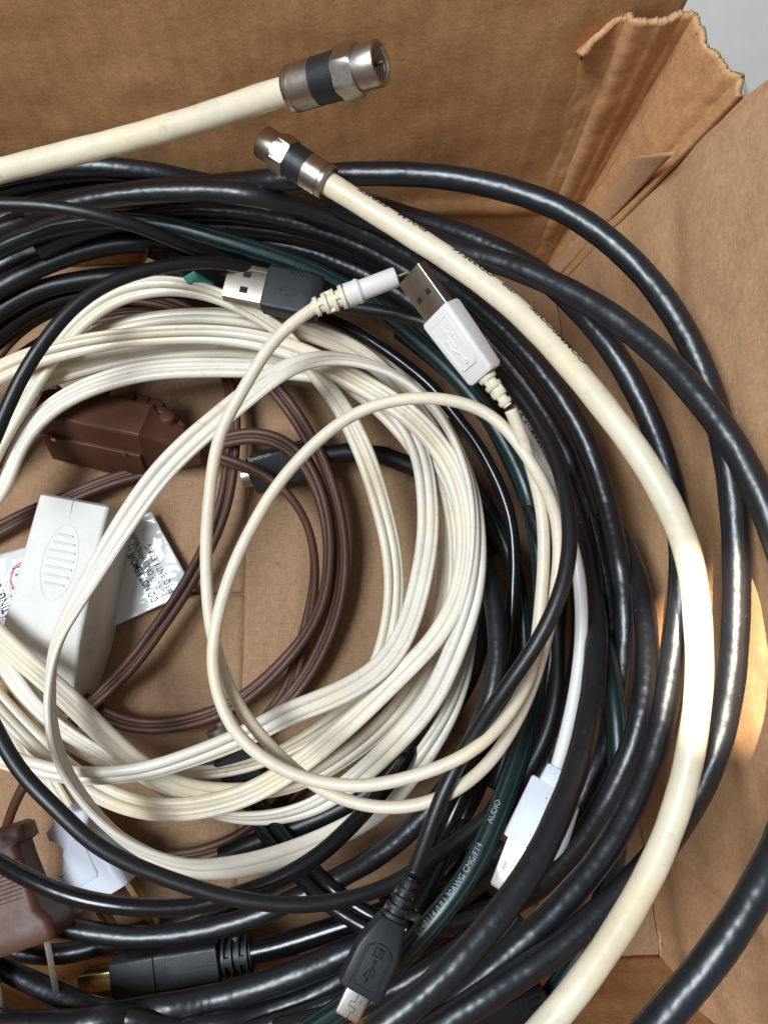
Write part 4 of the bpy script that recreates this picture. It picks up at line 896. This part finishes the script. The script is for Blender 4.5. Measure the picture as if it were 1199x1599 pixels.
# --- cream extension cord: one thing, its turns and ends are parts
t = thing('extension_cord', 'cream flat ribbed extension cord coiled in big loops with block socket and white wall plug', 'extension cord', P(500, 900, 0))
for k in ('f1', 'f2', 'f4', 'f5', 'f6', 'f8', 'f9w', 'r4'): sweep('cord', k, t)
# block socket, standing on the floor
fr = Fr(P(116, 778, 29)*np.array([1,1,0])+np.array([0,0,14.5]), P(64, 1112, 16)*np.array([1,1,0])+np.array([0,0,14.5]), 0); s = 1.0
L = fr.L
hw = 10.6
def sec(x, w, top, r=1.3): return (x, w, top/2, r, 0, top/2-14.5)
b = loft('socket_block', fr, [sec(0, hw*.96, 27), sec(.8, hw, 28.6), sec(L*.1, hw*1.0, 29), sec(L*.64, hw*1.09, 29), sec(L*.66, hw*1.09, 28.6), sec(L*.86, hw*.98, 22), sec(L*.99, hw*.62, 15), sec(L, hw*.55, 13)], M['grey_block'], t, 5)
oy, ox = .3, L*.30
path_strip('grip_oval', fr, [circ(ox, oy, 11.2, 40, ry=5.0)], 14.45, .6, .16, M['grey_block'], b)
path_strip('grip_ridge', fr, [[(ox+q, oy-w), (ox+q, oy+w)] for q, w in ((-8, 2.2), (-5.6, 3.3), (-3.2, 3.9), (-.8, 4.1), (1.6, 4.1), (4.0, 3.7), (6.4, 3.0))], 14.45, .8, .45, M['grey_block'], b)
path_strip('mould_seam', fr, [[(0.6, -.2), (9, .3), (18, .2), (30, .4), (L*.64, 0)]], 14.47, .14, .06, M['ivory'], b)
fs = Fr(fr.p(0, hw*1.13, 0), fr.p(L, hw*1.13, 0), -90)
# raised letters on the right flank
fk = Fr(fr.p(L*.56, hw*1.08+.5, 5), fr.p(L*.80, hw*.99+.5, 3), 0)
for q, tx in ((0, 'SPT-2'), (3.4, '13A 125V'), (6.8, '1625W')):
    V0, F0 = text_mesh(tx, 2.6); out = [(q + 2 - y, .05, 6 - x*1.15) for x, y, _ in V0]
    link('raised_letters', mesh_pd('raised_letters', fk.pts(out), F0), M['white_cord'], b, smooth=False)
# ribbed neck where the cord leaves the socket
# white wall plug
fr = Fr(P(103, 1262, 22), P(172, 1392, 22), 14); L = fr.L; s = L/27.0
b = loft('wall_plug', fr, [(0, 3.2*s, 2.6*s, 1.2), (2*s, 4.0*s, 3.2*s, 1.4), (3.2*s, 7.4*s, 3.6*s, 1.6), (5.6*s, 7.6*s, 3.8*s, 1.8), (7.4*s, 5.6*s, 3.8*s, 1.9), (10*s, 5.0*s, 4.2*s, 2), (13*s, 6.6*s, 5.0*s, 2.2), (16*s, 9.0*s, 5.6*s, 2.4), (22*s, 9.6*s, 6.0*s, 2.4), (26.3*s, 10.2*s, 6.3*s, 2.2), (27*s, 10.0*s, 6.1*s, 2.0)], M['white_cool'], t, 6, sm=50)
loft('grip', fr, [(9*s, 1.6*s, .6, .5, 0, 4.6*s), (11*s, 4.0*s, .8, .7, 0, 4.6*s), (20*s, 4.4*s, .9, .7, 0, 5.6*s), (21*s, 3.6*s, .5, .4, 0, 5.8*s)], M['white_cool'], b, 4)
path_strip('grip_ribs', fr, [[(x*s, -7.6*s), (x*s, -5.2*s)] for x in (15.5, 16.8, 18.1, 19.4, 20.7)], 5.7*s, .5, .5, M['white_cool'], b)
for y in (6.1, -6.5):
    fb = Fr(fr.p(26*s, y*s, -1), fr.p(43.5*s, y*s, -3.0), -8)
    loft('blade', fb, [(0, .8*s, 3.1*s, .1), (15*s, .8*s, 3.1*s, .1), (17.3*s, .6*s, 1.6*s, .1)], M['brass'], b, 3)

# --- brown extension cord
t = thing('extension_cord', 'brown flat extension cord with brown socket block and brown wall plug under the cream one', 'extension cord', P(350, 900, 0))
for k in ('br1', 'br2', 'br3', 'br5', 'br6', 'br8', 'br9', 'br4'): sweep('cord', k, t)
fr = Fr(P(66, 652, 14), P(318, 706, 14), 0); L = fr.L; s = L/54.0
fr = Fr(P(66, 652, 14), P(318, 706, 14), -22)
b = loft('socket_block', fr, [(0, 3.0*s, 6*s, 1), (1.5*s, 5.6*s, 9*s, 1.2), (10*s, 6.2*s, 11.5*s, 1.2), (37*s, 6.6*s, 12*s, 1.2), (39*s, 5.2*s, 10*s, 1.2), (43*s, 4.6*s, 8.5*s, 1.2), (49*s, 4.2*s, 6*s, 2), (54*s, 3.2*s, 3.4*s, 2)], M['brown_plug'], t, 5)
loft('socket_cover', fr, [(15*s, 5.4*s, 9*s, .5, 9.0*s, 2.5*s), (20*s, 4.6*s, 9*s, .5, 9.4*s, 1.5*s)], M['brown_plug'], b, 3)
loft('socket_cover', fr, [(21.5*s, 3.4*s, 8*s, .5, 8.6*s, 1*s), (29*s, 3.0*s, 8*s, .5, 8.6*s, 1*s)], M['brown_plug'], b, 3)
loft('socket_cover', fr, [(30.5*s, 2.6*s, 7*s, .5, 8.4*s, 2*s), (34*s, 2.6*s, 7*s, .5, 8.6*s, 2*s)], M['brown_plug'], b, 3)
lathe('cover_knuckle', Fr(fr.p(36.5*s, 8.4*s, -4*s), fr.p(36.5*s, 8.4*s, 9.2*s)), [(0, 2.6), (11*s, 3.0), (12.6*s, 2.4), (13*s, 1.5)], M['brown_plug'], b, 28)
lathe('cover_knuckle', Fr(fr.p(42*s, 3.4*s, 0), fr.p(42*s, 4.4*s, 10.5*s)), [(0, 2.9), (8*s, 2.9), (9.8*s, 2.2), (10.3*s, 1.2)], M['brown_plug'], b, 28)
loft('cable_guard', fr, [(36*s, 1.0*s, 9*s, .5, 6.5*s, 1.5*s), (40*s, 1.4*s, 8.5*s, .6, 6.2*s, 1.2*s), (47*s, 1.0*s, 6*s, .5, 4.2*s, .5*s)], M['brown_plug'], b, 3)
loft('socket_lip', fr, [(3*s, .8*s, 7*s, .4, -6.4*s, -6*s), (36*s, .8*s, 8*s, .4, -7.0*s, -6*s)], M['brown_plug'], b, 3)
path_strip('mould_seam', fr, [[(1.6*s, -5.2*s), (37*s, -6.2*s)]], 11.7*s, .25, .2, M['brown_plug'], b)
for x in (8*s, 31*s):
    lathe('contact', Fr(fr.p(x, -7.9*s, 2), fr.p(x, -8.4*s, 2)), [(0, .8), (.5, .8)], M['gold'], b, 12)
# brown wall plug
fr = Fr(P(-14, 1298, 34), P(24, 1480, 36), 0); L = fr.L; s = L/30.0; w = 1.05
b = loft('wall_plug', fr, [(0, 8.6*w*s, 4.0*s, 1.6), (1*s, 9.8*w*s, 5.0*s, 1.8), (4.6*s, 10.0*w*s, 5.2*s, 1.8), (5.4*s, 8.2*w*s, 5.2*s, 2.0), (9*s, 8.4*w*s, 5.4*s, 2), (18*s, 9.6*w*s, 5.8*s, 2), (22*s, 10.4*w*s, 6.4*s, 2.2), (25*s, 12.8*w*s, 7.0*s, 2.2), (29*s, 13.4*w*s, 7.2*s, 2.2), (30*s, 12.8*w*s, 6.8*s, 2.0)], M['brown_plug'], t, 6, sm=50)
path_strip('grip_ribs', fr, [[(x*s, -7.2*w*s), (x*s, 7.4*w*s)] for x in np.arange(8.6, 18.2, 1.05)], 5.5*s, .42, .5, M['brown_plug'], b)
fb = Fr(fr.p(29.0*s, 7.9*s, -1), fr.p(46.5*s, 6.6*s, -2.5), -27)
loft('blade', fb, [(0, .75*s, 3.1*s, .1), (14*s, .75*s, 3.1*s, .1), (16.4*s, .55*s, 1.8*s, .1)], M['silver'], b, 3)
fb = Fr(fr.p(29.5*s, -6.6*s, -1), fr.p(46.0*s, -7.4*s, -1.5), -27)
loft('blade', fb, [(0, .75*s, 3.1*s, .1), (14*s, .75*s, 3.1*s, .1), (16.4*s, .55*s, 1.8*s, .1)], M['silver'], b, 3)

# --- folded glossy safety tag under the socket block
t = thing('safety_tag', 'glossy white safety tag with red ring and black warnings, under the off-white socket block', 'tag', P(150, 920, 0))
c4 = [P(-60, 884, 1.2), P(238, 799, 4.0), P(305, 922, 4.0), P(-60, 1085, 1.2)]
def tg(u, v):
    p = (c4[0]*(1-u)+c4[1]*u)*(1-v) + (c4[3]*(1-u)+c4[2]*u)*v
    return p + np.array([0, 0, 1.4*math.sin(u*7+v*2.2)*.5 + .7*nz(u*9, v*6, 2) + .25*nz(u*24, v*15, 2) + 1.5*max(0, u-.75)*4*v*(1-v)])
nu, nv = 90, 50
V = [tg(i/nu, j/nv) for j in range(nv+1) for i in range(nu+1)]
F = [(j*(nu+1)+i, j*(nu+1)+i+1, (j+1)*(nu+1)+i+1, (j+1)*(nu+1)+i) for j in range(nv) for i in range(nu)]
tagm = link('tag_sheet', mesh_pd('tag_sheet', V, F), M['paper'], t)
md = tagm.modifiers.new('paper', 'SOLIDIFY'); md.thickness = .25*MM; md.offset = -1
TV = np.array([tuple(v) for v in V])
def on_tag(x, y):
    """height of the tag over a floor point (mm)"""
    d = (TV[:, 0]-x)**2 + (TV[:, 1]-y)**2; i = np.argpartition(d, 6)[:6]; w = 1/(d[i]+.02); return float((TV[i, 2]*w).sum()/w.sum())
def tag_text(s_, px, py, ang, size, bold=True, mat='ink', st=0.62):
    q = P(px, py, 3.0); V0, F0 = text_mesh(s_, size, bold); a = math.radians(ang); out = []
    for x, y, _ in V0:
        x = x*st; X = q[0]+x*math.cos(a)-y*math.sin(a); Y = q[1]+x*math.sin(a)+y*math.cos(a)
        out.append((X, Y, on_tag(X, Y)+0.35))
    return link('printed_text', mesh_pd('printed_text', out, F0), M[mat], tagm, smooth=False)
tag_text('DO NOT REMOVE THIS TAG', 250, 936, 120, 3.5)
tag_text('FOR USE ONLY WHERE', 262, 929, 120, 3.1, False)
tag_text('FREQUENT FLEXING', 277, 923, 120, 3.1, False)
tag_text('IS NOT REQUIRED', 223, 850, 120, 2.4, False)
tag_text('On C', 184, 967, 112, 3.0, False)
tag_text('EATING, UNCOIL', 24, 968, 115, 4.6)
tag_text('any Material.', 33, 947, 115, 3.2, False)
tag_text('Not Use', 8, 972, 115, 2.4, False)
cc = P(44, 903, 3.0); ring = []
for k in range(49):
    a = 2*math.pi*k/48
    for r in (5.1, 6.1): X, Y = cc[0]+r*math.cos(a), cc[1]+r*math.sin(a); ring.append((X, Y, on_tag(X, Y)+.35))
link('red_ring', mesh_pd('red_ring', ring, [(2*k, 2*k+1, 2*k+3, 2*k+2) for k in range(48)]), M['red'], tagm, smooth=False)
for (x0, y0, x1, y1) in ((20, 888, 46, 881), (24, 898, 46, 893)):
    a, b_ = P(x0, y0, 3), P(x1, y1, 3); d = (b_-a); n = np.array([-d[1], d[0], 0]); n /= np.linalg.norm(n)
    q = [a-n*.25, b_-n*.25, b_+n*.25, a+n*.25]
    link('printed_line', mesh_pd('printed_line', [(w[0], w[1], on_tag(w[0], w[1])+.4) for w in q], [(0, 1, 2, 3)]), M['ink'], tagm, smooth=False)
# a scrap of fluff stuck to the floor
